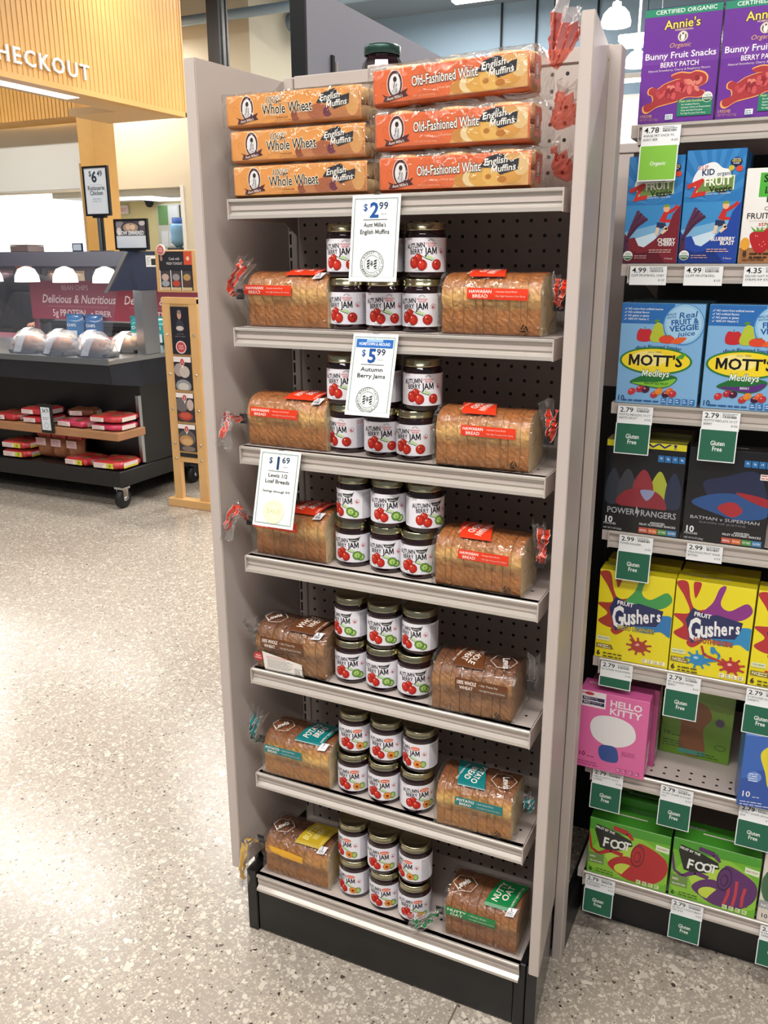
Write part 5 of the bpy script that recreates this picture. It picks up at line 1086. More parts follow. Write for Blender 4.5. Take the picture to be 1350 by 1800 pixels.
def roll_box(c1, c2, fl):
    def art(a, w, h):
        a.rect(-w/2, 0, w/2, h, '#6db32c'); blob(a, [(-w*.45, h*.1), (-w*.3, h*.75), (w*.1, h*.85), (w*.45, h*.6), (w*.45, h*.12)], '#8cc43a'); a.ell(w*.0, h*.42, w*.28, h*.26, '#b4d64c', 24); a.poly([(-w/2, h*.8), (w/2, h*.86), (w/2, h), (-w/2, h)], '#4a9a2c')
        a.line([(-w*.5, h*.75), (-w*.46, h*.45), (-w*.36, h*.38), (-w*.22, h*.50), (-w*.06, h*.46)], [.004, .006, .008, .012, .010], c1)
        blob(a, [(-w*.24, h*.24), (-w*.14, h*.40), (w*.02, h*.46), (w*.08, h*.34), (w*.16, h*.20), (w*.02, h*.06), (-w*.12, h*.12)], c1); a.ell(-w*.03, h*.22, w*.13, h*.10, '#c6d94a', 18, .2)
        blob(a, [(w*.10, h*.72), (w*.22, h*.74), (w*.46, h*.58), (w*.48, h*.32), (w*.34, h*.10), (w*.12, h*.04), (-w*.05, h*.10), (w*.08, h*.40)], c1)
        if c2:
            for k in range(6): a.line([(w*(.14+.05*k), h*.08+.002*k), (w*(.18+.04*k), h*.30), (w*(.16+.05*k), h*.62-.006*k)], .006, c2 if k % 2 else '#c23a46')
        a.ell(w*.12, h*.52, w*.085, h*.21, '#7c1620' if not c2 else '#3a1a4a', 20, -.1); a.ell(w*.12, h*.52, w*.07, h*.17, c1, 20, -.1); a.ell(w*.12, h*.50, w*.045, h*.11, '#7c1620' if not c2 else '#3a1a4a', 16, -.1); a.ell(w*.115, h*.50, w*.03, h*.08, c1, 14, -.1)
        a.poly([(-w*.43, h*.80), (-w*.41, h*.91), (-w*.20, h*.86), (w*.03, h*.76), (w*.05, h*.66), (w*.0, h*.64), (-w*.08, h*.54), (-w*.26, h*.49), (-w*.35, h*.50)], '#1b1f1a'); a.text('FRUIT BY THE', -w*.30, h*.82, .0058, '#eef0ea', w=2, fit=w*.24, rot=-.16); [a.text(ch, w*(-.325+.088*k), h*(.545+.01*k), .0235-.001*k, '#eef0ea', w=2, sx=.80, rot=-.10, al=0) for k, ch in enumerate('FOOT')]
        a.line([(-w*.20, h*.92), (-w*.02, h*.88), (w*.05, h*.78)], [.010, .012, .006], c1)
        a.poly([(w*.33, h*.72), (w*.49, h*.70), (w*.49, h*.80), (w*.33, h*.82)], '#e3edd2'); a.text(fl, w*.41, h*.745, .0038, '#8a2a30', fit=w*.13)
        a.rect(-w*.49, h*.19, -w*.29, h*.38, '#6f8f4a'); a.text('NO', -w*.47, h*.29, .0055, '#eef2e2', al=0, w=1); a.text('GELATIN FREE', -w*.47, h*.215, .0036, '#eef2e2', al=0, fit=w*.16)
        a.text('6', -w*.47, h*.04, .0095, '#20320f', al=0, w=2); a.fine(-w*.38, h*.09, w*.22, 2, .0036, '#2f4a14', rnd=False)
        for k in range(4): a.rect(w*(.13+.075*k), h*.03, w*(.185+.075*k), h*.10, '#cfe3a2'); a.fine(w*(.137+.075*k), h*.075, w*.04, 2, .002, '#2f4a14')
    return art
def plain_snack(col, stripe):
    def art(a, w, h):
        a.rect(-w/2, 0, w/2, h, col); a.ell(-w*.3, h*.55, w*.2, h*.3, stripe, 18); a.text('10', -w*.46, h*.06, .010, '#22201c', al=0, w=1); a.rect(-w/2, h*.2, -w*.1, h*.32, '#9aa0a0'); a.text('NO', -w*.47, h*.225, .007, '#f0f0ee', al=0)
    return art

carton('purple carton with green stripe and pink bunny picture, left of the top snack shelf', .670, .800, 1.780, .185, '#5a2c80', bunny_box)
carton('purple carton with bunny picture cut by the right picture edge', .8025, .9325, 1.780, .185, '#5a2c80', bunny_box)
carton('slim blue carton with a dark red hill and climber', .661, .760, 1.538, .188, '#2a6aa6', ladder_box('#7c2530', '#5f1a28', 'CHEERY', 'CHERRY'))
carton('slim blue carton with a deep blue hill and climber', .762, .862, 1.538, .194, '#2a6aa6', ladder_box('#2747a0', '#1d3680', 'BLUEBERRY', 'BLAST'))
carton('white carton with strawberries, cut by the right picture edge', .865, .980, 1.538, .160, '#e4e1dd', leather_box)
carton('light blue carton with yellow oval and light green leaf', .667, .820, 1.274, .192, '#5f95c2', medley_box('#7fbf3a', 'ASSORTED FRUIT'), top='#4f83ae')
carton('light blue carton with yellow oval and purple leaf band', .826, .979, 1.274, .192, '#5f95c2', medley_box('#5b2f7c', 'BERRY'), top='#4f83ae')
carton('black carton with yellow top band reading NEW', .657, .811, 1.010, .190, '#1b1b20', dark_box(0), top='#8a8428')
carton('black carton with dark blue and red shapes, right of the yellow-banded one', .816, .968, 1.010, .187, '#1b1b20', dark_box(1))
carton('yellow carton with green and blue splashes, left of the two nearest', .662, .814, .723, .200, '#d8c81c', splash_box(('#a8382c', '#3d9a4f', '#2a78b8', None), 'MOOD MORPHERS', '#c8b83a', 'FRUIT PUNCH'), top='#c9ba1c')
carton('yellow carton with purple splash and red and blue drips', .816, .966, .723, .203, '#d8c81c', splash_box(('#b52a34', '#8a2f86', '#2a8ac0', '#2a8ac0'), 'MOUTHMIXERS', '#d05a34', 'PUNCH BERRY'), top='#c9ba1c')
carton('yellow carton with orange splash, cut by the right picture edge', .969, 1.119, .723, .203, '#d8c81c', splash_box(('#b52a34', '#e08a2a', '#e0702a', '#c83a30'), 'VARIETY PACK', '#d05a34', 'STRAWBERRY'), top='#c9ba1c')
carton('bright pink carton at the left end of its shelf', .641, .789, .459, .188, '#d4609c', pink_box, y=.312, d=.06)
carton('green carton standing far back on its shelf behind the perforations', .801, .951, .459, .190, '#5f8a28', green_box, y=.452)
carton('bright blue carton with yellow shape, standing turned at the right picture edge', .978, 1.13, .459, .165, '#4a74b8', blue_box, y=.318, rz=.16)
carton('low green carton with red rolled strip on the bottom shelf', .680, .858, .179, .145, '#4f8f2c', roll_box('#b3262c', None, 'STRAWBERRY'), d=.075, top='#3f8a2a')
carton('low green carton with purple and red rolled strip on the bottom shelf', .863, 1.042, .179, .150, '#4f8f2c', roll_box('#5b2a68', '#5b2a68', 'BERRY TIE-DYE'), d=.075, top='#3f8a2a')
carton('pale carton cut by the right picture edge on the bottom shelf', 1.046, 1.2, .179, .165, '#cfc8c0', plain_snack('#d9d2c8', '#3f6b4a'))
# second rows behind
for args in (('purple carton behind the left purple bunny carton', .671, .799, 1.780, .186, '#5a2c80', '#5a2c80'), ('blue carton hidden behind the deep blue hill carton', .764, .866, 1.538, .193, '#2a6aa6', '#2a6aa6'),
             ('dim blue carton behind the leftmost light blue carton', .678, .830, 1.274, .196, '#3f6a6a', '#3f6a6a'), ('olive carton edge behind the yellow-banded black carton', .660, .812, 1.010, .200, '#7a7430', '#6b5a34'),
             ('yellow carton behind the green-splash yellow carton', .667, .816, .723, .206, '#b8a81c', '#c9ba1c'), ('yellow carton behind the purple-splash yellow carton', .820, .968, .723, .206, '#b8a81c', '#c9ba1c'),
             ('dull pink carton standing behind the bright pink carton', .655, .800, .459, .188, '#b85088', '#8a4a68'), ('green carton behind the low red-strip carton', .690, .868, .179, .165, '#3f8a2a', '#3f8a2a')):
    lb, x0, x1, z, h, body, tp = args
    dd = {1.780: .055, .459: .062, .179: .077}.get(z, .057)
    carton(lb, x0, x1, z, h, body, lambda a, w, h: a.rect(-w/2, 0, w/2, h, body), y=(.312 if z == .459 else .328)+dd, d=.05, top=tp)

# ================================================================ shelf price tags
mat('tag_white', '#eceef0', .5)
def price_tag(label, x, zi, price, l1, l2, green=None, w=.067, fold=False, lean=.10):
    z = SZ[zi]-.0045; hw = .034; gh = .060 if green else 0
    if fold: gh = .022
    t = thing('price_tag', label, 'price tag', (x+w/2, .3215, z), 0, 'shelf edge price tags', rx=-lean if green else -.02)
    MB().box(-w/2, w/2, -.0003, .0003, -hw, 0).build('paper', MATS['tag_white'], t)
    a = Art(); K = '#1d1d20'
    a.text(price, -w/2+.004, -.0115, .0088, K, al=0, w=1, fit=.026); a.rect(-w*.02, -.0125, -w*.012, -.002, '#b9bcc0'); a.barcode(.003, -.0105, .024, .0040); a.fine(.002, -.0030, .028, 2, .0014, '#55585c')
    a.text(l1, -w/2+.003, -.0185, .0040, '#5a5d62', al=0, w=0, fit=min(len(l1)*.0032, w*.9)); a.text(l2, -w/2+.003, -.0250, .0040, '#5a5d62', al=0, w=0, fit=min(len(l2)*.0032, w*.8)); a.text('8 OZ', w/2-.003, -.0265, .0034, '#5a5d62', al=1, w=0)
    a.put('print', t, front(0, -.0003, 0), MATS['printed_paper'])
    if green:
        g, tx = green
        gm = MB().box(-w/2-.001, w/2-.001, -.0012, -.0007, -hw-gh, -hw+.001).build('flag', MATS['tag_white'], t)
        a = Art(); a.rect(-w/2+.001, -hw-gh+.002, w/2-.003, -hw+.0, g)
        if not fold:
            if len(tx) == 2: a.text(tx[0], -.001, -hw-gh*.48, .0085, '#eef3ee', fit=.026); a.text(tx[1], -.001, -hw-gh*.66, .0085, '#eef3ee', fit=.018)
            else: a.text(tx[0], -.001, -hw-gh*.55, .0062, '#eef3ee', fit=.028, shear=.1)
        a.put('flag_print', gm, front(0, -.0012, 0), MATS['printed_paper'])
GF = ('#2f6650', ('Gluten', 'Free')); OG = ('#86c24a', ('Organic',))
price_tag('4.78 tag with lime green Organic flag under the purple carton', .681, 0, '4.78', 'ANNIE FRT SNCK PC', 'ANNY BER', OG)
price_tag('4.99 tag under the dark red hill blue carton', .678, 1, '4.99', 'CLIFF FRUIT&VEG, CHRY', '')
price_tag('4.99 tag under the blue hill blue carton', .776, 1, '4.99', 'CLIFF FRUIT&VEG,', '')
price_tag('4.35 tag under the white strawberry carton', .878, 1, '4.35', 'SISLND NAT FRUT', 'STRIPS P/P STRW')
price_tag('2.79 tag with green flag under the light green leaf carton', .675, 2, '2.79', 'MOTTS MEDLEYS 10 CT', 'ASSTD FRUIT', GF)
price_tag('2.79 tag with green flag under the purple leaf carton', .833, 2, '2.79', 'MOTTS MEDLEYS 10 CT', 'BERRY', GF)
price_tag('2.99 tag with green flag under the yellow-banded black carton', .697, 3, '2.99', 'POWER RANGERS', '', GF)
price_tag('2.99 tag without flag under the second black carton', .829, 3, '2.99', 'KELLOGGS FRUIT SNCK', 'BATMAN')
price_tag('2.79 tag with folded green flag above the pink carton', .679, 4, '2.79', 'BC GUSHER MOOD MORPH', '', GF, fold=True)
price_tag('2.79 tag with green flag under the purple-splash yellow carton', .816, 4, '2.79', 'BC GUSHERS MIXED', 'BERRY', GF)
price_tag('2.79 tag with green flag under the orange-splash yellow carton', .970, 4, '2.79', 'B CROCKER GUSH', 'VARIETY', GF)
price_tag('2.79 tag with green flag under the pink carton', .679, 5, '2.79', 'HELLO KITTY 10 CT', 'SHAPES', GF)
price_tag('2.79 tag with green flag below the empty gap of the shelf', .826, 5, '2.79', 'VP FRT SHAPE SCOOBY', 'DOO', GF)
price_tag('2.79 tag with green flag under the bright blue carton', .985, 5, '2.79', 'VP FRT SHAPE SPONGE', 'BOB', GF)
price_tag('2.79 tag with green flag under the red-strip green carton', .681, 6, '2.79', 'B CROCKER FRUIT X FT', 'STRAWBERRY', GF)
price_tag('2.79 tag with green flag under the purple-strip green carton', .873, 6, '2.79', 'BC FRUIT X FOOT BERRY', 'TIE DYE', GF)
price_tag('2.79 tag with green flag at the lower right picture corner', 1.056, 6, '2.79', 'B CROCKER FRUIT', 'VARIETY', GF)
# ================================================================ checkout canopy, columns, far windows
CK = thing('checkout_canopy', 'large ribbed wooden canopy with white checkout lettering', 'canopy', (0, 0, 0))
X0, YF, ZB = -6.18, 8.0, 3.22
def ribbed(axis, fixed, a0, a1, z0, z1, pitch, depth, sgn):
    """board of vertical ribs; axis 'y': face looks +x, axis 'x': face looks -y"""
    pts = []; p = a0
    while p < a1:
        pts += [(p, 0), (p+pitch*.62, 0), (p+pitch*.66, -depth), (p+pitch*.96, -depth)]; p += pitch
    pts = [q for q in pts if q[0] <= a1]+[(a1, 0)]
    mb = MB()
    for (pa, da), (pb, db) in zip(pts, pts[1:]):
        if axis == 'y': mb.add([(fixed+sgn*da, pa, z0), (fixed+sgn*db, pb, z0), (fixed+sgn*db, pb, z1), (fixed+sgn*da, pa, z1)], [(0, 1, 2, 3)])
        else: mb.add([(pa, fixed-sgn*da, z0), (pb, fixed-sgn*db, z0), (pb, fixed-sgn*db, z1), (pa, fixed-sgn*da, z1)], [(0, 1, 2, 3)])
    return mb
fas = ribbed('y', X0, 1.0, YF-.01, ZB+.05, 5.2, .065, .006, 1).build('ribbed_fascia', MATS['wood_fascia'], CK)
MB().box(X0-.16, X0-.016, 1.0, YF, ZB, 5.2).build('fascia_backing', MATS['wood_fascia'], CK)
MB().box(X0-.14, X0+.008, 1.0, YF+.01, ZB-.005, ZB+.05).build('bottom_trim', MATS['wood_fascia'], CK)
MB().box(X0-.016, X0+.008, YF-.012, YF+.012, ZB, 5.2).build('corner_trim', MATS['wood_light'], CK)
MB().box(-7.4, X0-.16, YF-.15, YF, ZB+.08, 5.2).build('return_fascia', MATS['wood_fascia'], CK)
MB().box(-6.66, X0-.14, 1.0, YF-.7, ZB, ZB+.08).build('soffit_board', mat('soffit_tan', '#d2ae7c', .6), CK)
MB().box(-7.4, X0-.14, YF-.7, YF, ZB, ZB+.08).build('soffit_board', MATS['soffit_tan'], CK)
MB().box(-6.55, -6.36, 1.2, 6.4, ZB-.004, ZB).build('cove_light', MATS['panel_light'], CK)
a = Art(); a.text('CHECKOUT', 0, 0, .142, '#f4f2ee', al=1, w=1, sp=.18, fit=1.42)
def ck(u, v, d): return V((X0+.012+d, 6.40+u, 3.362+v))
L1 = a.put('lettering', CK, ck, MATS['printed_paper'])
md = L1.modifiers.new('thick', 'SOLIDIFY'); md.thickness = .02; md.offset = 0
# inner ribbed bulkhead across the lanes
BH = thing('lane_bulkhead', 'ribbed tan bulkhead below the canopy at the far left', 'bulkhead', (0, 0, 0))
ribbed('x', 9.0, -13.15, -8.9, 3.54, 5.2, .075, .014, 1).build('ribbed_board', MATS['wood_column'], BH)
MB().box(-13.15, -8.9, 9.016, 9.5, 3.54, 5.2).build('bulkhead_body', MATS['wood_column'], BH)
WP = thing('hanging_bulkhead', 'plain white bulkhead above the bright shop window', 'bulkhead', (0, 0, 0))
MB().bbox(-11.3, -9.02, 9.55, 9.75, 2.60, 3.62, .01).build('bulkhead_panel', MATS['wall_white'], WP)
cl = thing('timber_column', 'tan timber-clad column standing behind the rotisserie sign', 'column', (-8.76, 9.1, 0))
MB().bbox(-.15, .15, -.1, .35, 0, 3.56, .006).build('column_shaft', MATS['wood_column'], cl)
MB().box(-.165, -.15, -.12, .0, 0, 2.9).box(-.17, .17, -.12, .37, 0, .12).build('column_trim', MATS['wall_cream'], cl)
# shop window at the far left
wn = MB().box(-16.5, -11.85, 12.9, 12.95, .3, 3.6).build('window_1', MATS['window_glow']); wn['kind'] = 'structure'
for x in (-16.4, -11.9): MB().box(x-.035, x+.035, 12.83, 12.9, .3, 3.6).build('window_frame', MATS['wall_white'], wn)
MB().box(-16.5, -11.85, 12.83, 12.9, .2, .32).build('window_sill', MATS['wall_white'], wn)
# the cream wall is open towards the window: lane portal
# ---------------------------------------------------------------- office details seen through the opening
op = thing('office_light', 'bright square ceiling light in the office behind the opening', 'ceiling light', (-10.2, 11.65, 2.594), group='office ceiling lights')
MB().box(-.6, .6, -.3, .3, 0, .012).build('diffuser', MATS['panel_light'], op); MB().box(-.63, .63, -.33, .33, .011, .015).build('frame', MATS['white_paint'], op)
op2 = copy_tree(op); op2.location = (-9.75, 12.2, 2.594); op2['label'] = 'rear ceiling light in the office behind the opening'
es = thing('exit_sign', 'small pale exit sign with pink lettering on the yellow office wall', 'sign', (-11.27, 12.56, 2.47))
MB().bbox(-.10, .10, -.02, .03, -.085, .085, .01).build('sign_box', MATS['white_paint'], es)
a = Art(); a.rect(-.09, -.07, .09, .07, '#f2dfe2'); a.text('EXIT', 0, -.035, .07, '#d87f98', w=1, fit=.14); a.put('print', es, front(0, -.02, 0), MATS['printed_paper'], base=.002)
cm = thing('security_camera', 'small black dome camera under the office ceiling', 'camera', (-10.55, 12.45, 2.609))
MB().lathe([(.0, -.12), (.05, -.11), (.08, -.06), (.085, 0)], 16).build('dome', MATS['black_gloss'], cm); MB().lathe([(.1, -.015), (.1, .0), (0, 0)], 16).build('mount', MATS['charcoal'], cm)
nb = thing('notice_board', 'wall board with green card and white papers in the office', 'board', (-10.47, 12.555, 1.55))
MB().box(0, .9, 0, .04, 0, 1.0).build('board', mat('board_grey', '#c9cbc0', .7), nb)
rr = random.Random(5)
for x, z, w_, h_, c in ((.05, .78, .36, .44, '#6f9a62'), (.45, .80, .34, .40, '#d6d9da'), (.86, .82, .05, .40, '#2f3338'), (.95, .8, .4, .42, '#d9dbd2'), (.12, .28, .26, .36, '#e6e8ee'), (.42, .30, .26, .34, '#e2e5ec'), (.72, .28, .26, .36, '#dfe3ea'), (.95, .55, .4, .2, '#7fa84a'), (.14, .02, .3, .2, '#eceef0'), (.5, .02, .3, .2, '#e4e4d0')):
    MB().box(x*.62, (x+w_)*.62, -.006, 0, z*.8, (z+h_)*.8).build('pinned_sheet', mat('sheet'+c, c, .7), nb)
wt = thing('water_cooler', 'blue water bottle on a dark cooler beside the notice board', 'water cooler', (-9.72, 12.2, .30))
MB().bbox(-.16, .16, -.16, .16, -.30, 1.45, .02).build('cooler_body', MATS['charcoal'], wt)
MB().lathe([(.05, 1.45), (.09, 1.50), (.14, 1.54), (.145, 1.60), (.135, 1.66), (.145, 1.72), (.145, 1.83), (.12, 1.87), (0, 1.88)], 20).build('bottle', mat('bottle_blue', '#8fc0e8', .15), wt)
MB().lathe([(.10, 1.88), (.10, 1.98), (0, 1.98)], 16).build('bottle_cap', mat('cap_blue', '#3a62b0', .4), wt)

# ================================================================ hot food island
HC = thing('hot_food_case', 'black rolling hot food case with slanted glass and heat lamps', 'display case', (0, 0, 0))
HX0, HX1, HY0, HY1 = -5.6, -2.83, 2.70, 3.62
MB().bbox(HX0, HX1, HY0, HY1, .14, .245, .006).build('base', MATS['black_metal'], HC)
MB().bbox(HX0, HX1-.01, HY0+.26, HY1, .245, .86, .004).build('cabinet', MATS['black_metal'], HC)
mat('navy_black', '#0e1625', .35); mat('navy_header', '#0b1c3d', .5)
MB().prism([(HY0+.26, .76), (HY0+.01, .80), (HY0-.01, .93), (HY1, .93), (HY1, .76)], 'x', HX0, HX1).build('upper_body', MATS['navy_black'], HC)
MB().prism([(HY0-.014, .925), (HY0-.02, .945), (HY0+.04, .952), (HY1, .952), (HY1, .925)], 'x', HX0, HX1+.006).build('steel_counter', MATS['steel'], HC)
MB().box(HX0, HX1+.006, HY0-.021, HY0-.014, .922, .958).build('front_rail', MATS['chrome'], HC)
wsf = MB().bbox(HX0, HX1+.012, HY0, HY0+.26, .445, .497, .004).build('wood_shelf', MATS['wood_shelf'], HC)
for x in (HX1-.02, HX1-1.5): MB().box(x-.012, x+.012, HY0+.235, HY0+.262, .26, .70).build('slotted_rail', MATS['steel'], HC)
MB().prism([(HY0+.04, 1.362), (HY0+.25, 1.59), (HY1-.05, 1.59), (HY1-.05, 1.355)], 'x', HX1-.02, HX1).build('header_end', MATS['navy_header'], HC)
MB().prism([(HY0+.17, 1.505), (HY0+.25, 1.595), (HY1-.05, 1.595), (HY1-.05, 1.505)], 'x', HX0, HX1-.02).build('header', MATS['navy_header'], HC)
MB().prism([(HY0+.030, 1.352), (HY0+.042, 1.352), (HY0+.252, 1.590), (HY0+.240, 1.592)], 'x', HX1-.026, HX1+.002).build('header_edge_bar', MATS['charcoal'], HC)
for x in (HX1-.04, HX0+.1): MB().bbox(x-.035, x+.035, HY1-.58+.0, HY1-.43, .95, 1.36, .004).build('end_post', MATS['steel'], HC)
MB().prism([(HY0+.02, .955), (HY0+.026, .955), (HY0+.20, 1.505), (HY0+.194, 1.505)], 'x', HX0, HX1-.03).build('front_glass', CASEGLASS, HC)
MB().box(HX0, HX1-.03, HY0+.03, HY0+.034, .953, 1.075).build('low_glass', CASEGLASS, HC)
for i in range(7):
    lp = MB().lathe([(.02, .10), (.055, .085), (.078, .04), (.082, .0)], 18, (HX1-.29-i*.345, HY0+.34, 1.40)).build('lamp_shade', mat('lamp_glass', '#f2f2f0', .4, emit=('#fff6ea', 1.6)), HC)
    MB().lathe([(0, .0), (.045, .005), (.078, .03)], 18, (HX1-.29-i*.345, HY0+.34, 1.40)).build('heat_bulb', mat('heat_bulb', '#ffffff', .3, emit=('#fff3df', 7.)), lp)
    MB().tube([(HX1-.29-i*.345, HY0+.34, 1.49), (HX1-.29-i*.345, HY0+.34, 1.52)], .012, 8).build('lamp_stem', MATS['steel'], lp)
area_light('heat_lamp_light', (HX1-1.2, HY0+.32, 1.39), 2.2, .15, 16, (1, .93, .82)).parent = HC
def caster(x, y):
    c = MB().lathe([(0, -.022), (.05, -.022), (.062, -.014), (.062, .014), (.05, .022), (0, .022)], 22, (x, y, .062), axis='x').build('caster_wheel', MATS['rubber'], HC)
    MB().box(x-.028, x-.024, y-.022, y+.022, .055, .14).box(x+.024, x+.028, y-.022, y+.022, .055, .14).box(x-.035, x+.035, y-.035, y+.035, .128, .141).build('caster_fork', MATS['chrome'], c)
    MB().lathe([(0, -.03), (.014, -.03), (.014, .03), (0, .03)], 12, (x, y, .062), axis='x').build('caster_axle', MATS['chrome'], c)
for x, y in ((HX1-.03, HY0+.04), (HX1-.03, HY1-.15), (HX0+.1, HY0+.04), (HX0+.1, HY1-.15), ((HX0+HX1)/2, HY0+.04)): caster(x, y)
a = Art(); a.rect(0, 0, .125, .07, '#d8dbd8'); a.rect(.05, .01, .118, .05, '#2a2c30'); a.fine(.006, .055, .04, 5, .006, '#5d6468'); a.put('makers_plate', HC, front(HX1, HY1-.52, 1.50, (0, 1, 0), (0, 0, 1), (1, 0, 0)), MATS['printed_paper'], base=.001)
# bean chip banner and chip bags behind the glass
BS = thing('chip_banner', 'dark red banner about bean chips behind the glass case', 'banner', (-3.98, 3.72, 1.10))
MB().box(-.55, 1.55, 0, .01, .0, .29).build('banner_sheet', mat('banner_red', '#8e2a42', .5), BS)
a = Art()
for k in (0, 1):
    x = -.18+k*.82
    a.text('BEAN CHIPS', x+.1, .222, .036, '#d6a9b4', fit=.27); a.text('Delicious & Nutritious', x+.12, .125, .060, '#f1dde3', shear=.25, fit=.74); a.rect(x-.2, .098, x+.42, .101, '#c27f92'); a.text('5g PROTEIN', x+.02, .025, .050, '#ecd3da', fit=.34); a.text('• FIBER', x+.34, .028, .042, '#ecd3da', fit=.20)
a.clip(-.55, 0, 1.55, .29); a.put('print', BS, front(0, 0, 0), MATS['printed_paper'], base=.001)
MB().box(-.55, -.52, .012, .04, -.16, .29).box(1.5, 1.53, .012, .04, -.16, .29).build('banner_post', mat('banner_post', '#5d2233', .5), BS)
CT = thing('chip_counter', 'low rear counter carrying the bags of chips', 'counter', (0, 0, 0))
MB().bbox(HX0, HX1+.3, HY1+.03, HY1+.5, 0, .90, .01).build('counter_body', MATS['charcoal'], CT)
MB().bbox(HX0, HX1+.32, HY1+.01, HY1+.52, .90, .935, .005).build('counter_top', mat('counter_red', '#7c2438', .5), CT)
def pillow(mb, w, h, d, n=8, m=10, y0=0):
    def f(s):
        def g(u, v):
            x = (u-.5)*w; z = v*h; k = (1-(2*u-1)**4)*(1-(2*v-1)**6); return (x, y0+s*d/2*max(k, 0)+.004*math.sin(9*u+7*v), z)
        return g
    mb.grid(f(-1), n, m); mb.grid(f(1), n, m); return mb
for i, (x, c, nm) in enumerate(((-4.05, '#2f6ea6', 'blue'), (-3.86, '#2a5f9a', 'deep blue'), (-3.42, '#1f8f96', 'teal'), (-3.24, '#2aa0a6', 'bright teal'), (-2.62, '#2b62b0', 'royal blue'))):
    t = thing('chip_bag', '%s bag of chips standing below the red banner' % nm, 'chip bag', (x, 3.68, .936), 0, 'bags of chips below the banner')
    b = pillow(MB(), .17, .20, .07).build('bag', mat('chip'+c, c, .25, coat=.3), t)
    a = Art(); a.rect(-.05, .03, .05, .09, '#cfd9e6'); a.text('CHIPS', 0, .12, .02, '#e8f0f4', fit=.09); a.put('bag_print', t, front(0, -.039, 0), MATS['printed_gloss'], base=.001)
    MB().box(-.085, .085, -.003, .003, .195, .212).build('top_seal', mat('chip'+c, c), t)

# roast chickens in bags on the hot deck
mat('roast', '#b9703c', .5, noise=(14, '#d6a070', .5), bump=(40, .6)); mat('bag_label', '#eeeef0', .5); mat('tray_black', '#17181a', .4)
CFILM = film_mat('chicken_film', (.98, .97, .96), .16, .2, 30, .6, .04)
def chicken(x, y, rz, label, s=1.):
    t = thing('bagged_chicken', label, 'roast chicken', (x, y, .9525), rz, 'bagged roast chickens on the hot deck')
    MB().prism([(-.10, 0), (.10, 0), (.115, .022), (-.115, .022)], 'y', -.075, .075).build('tray', MATS['tray_black'], t)
    mb = MB()
    for cx, cy, cz, rx, ry, rz_ in ((0, 0, .062, .085, .058, .042), (-.055, -.03, .05, .045, .03, .028), (-.055, .03, .05, .045, .03, .028), (.04, 0, .075, .05, .045, .03)):
        mb.lathe([(math.sin(k*PI/8)*1., -math.cos(k*PI/8)) for k in range(9)], 14); n = 9*14
        mb.v[-n:] = [(cx+p[0]*rx, cy+p[1]*ry, cz+p[2]*rz_) for p in mb.v[-n:]]
    mb.build('chicken', MATS['roast'], t)
    def dome(u, v):
        a_ = u*2*PI; ph = v*PI/2; r1, r2 = .135, .095; k = 1+.05*math.sin(a_*5+v*3)
        return (math.cos(a_)*math.cos(ph)**.6*r1*k, math.sin(a_)*math.cos(ph)**.6*r2*k, .004+math.sin(ph)*.125)
    MB().grid(dome, 20, 7).build('bag', CFILM, t)
    def lab(u, v): return (-.03+(u-.5)*.055+.02*v, -.10+v*.12, .012+.122*math.sin(min(v*1.25, 1)*PI/2))
    MB().grid(lab, 2, 8).build('paper_strip', MATS['bag_label'], t)
for i, (x, y, r, l) in enumerate(((-3.05, 2.84, .1, 'bagged roast chicken with white strip in front, right one'), (-3.36, 2.84, -.1, 'bagged roast chicken with white strip in front, centre one'), (-3.66, 2.86, .2, 'bagged roast chicken with white strip in front, left one'),
                                  (-3.06, 3.14, .1, 'bagged roast chicken beside the steel end post'), (-3.35, 3.13, 0, 'bagged roast chicken in the rear row, right of centre'), (-3.64, 3.13, .1, 'bagged roast chicken in the rear row, left of centre'), (-3.93, 3.13, 0, 'bagged roast chicken at the far rear left'))):
    chicken(x, y, r, l)

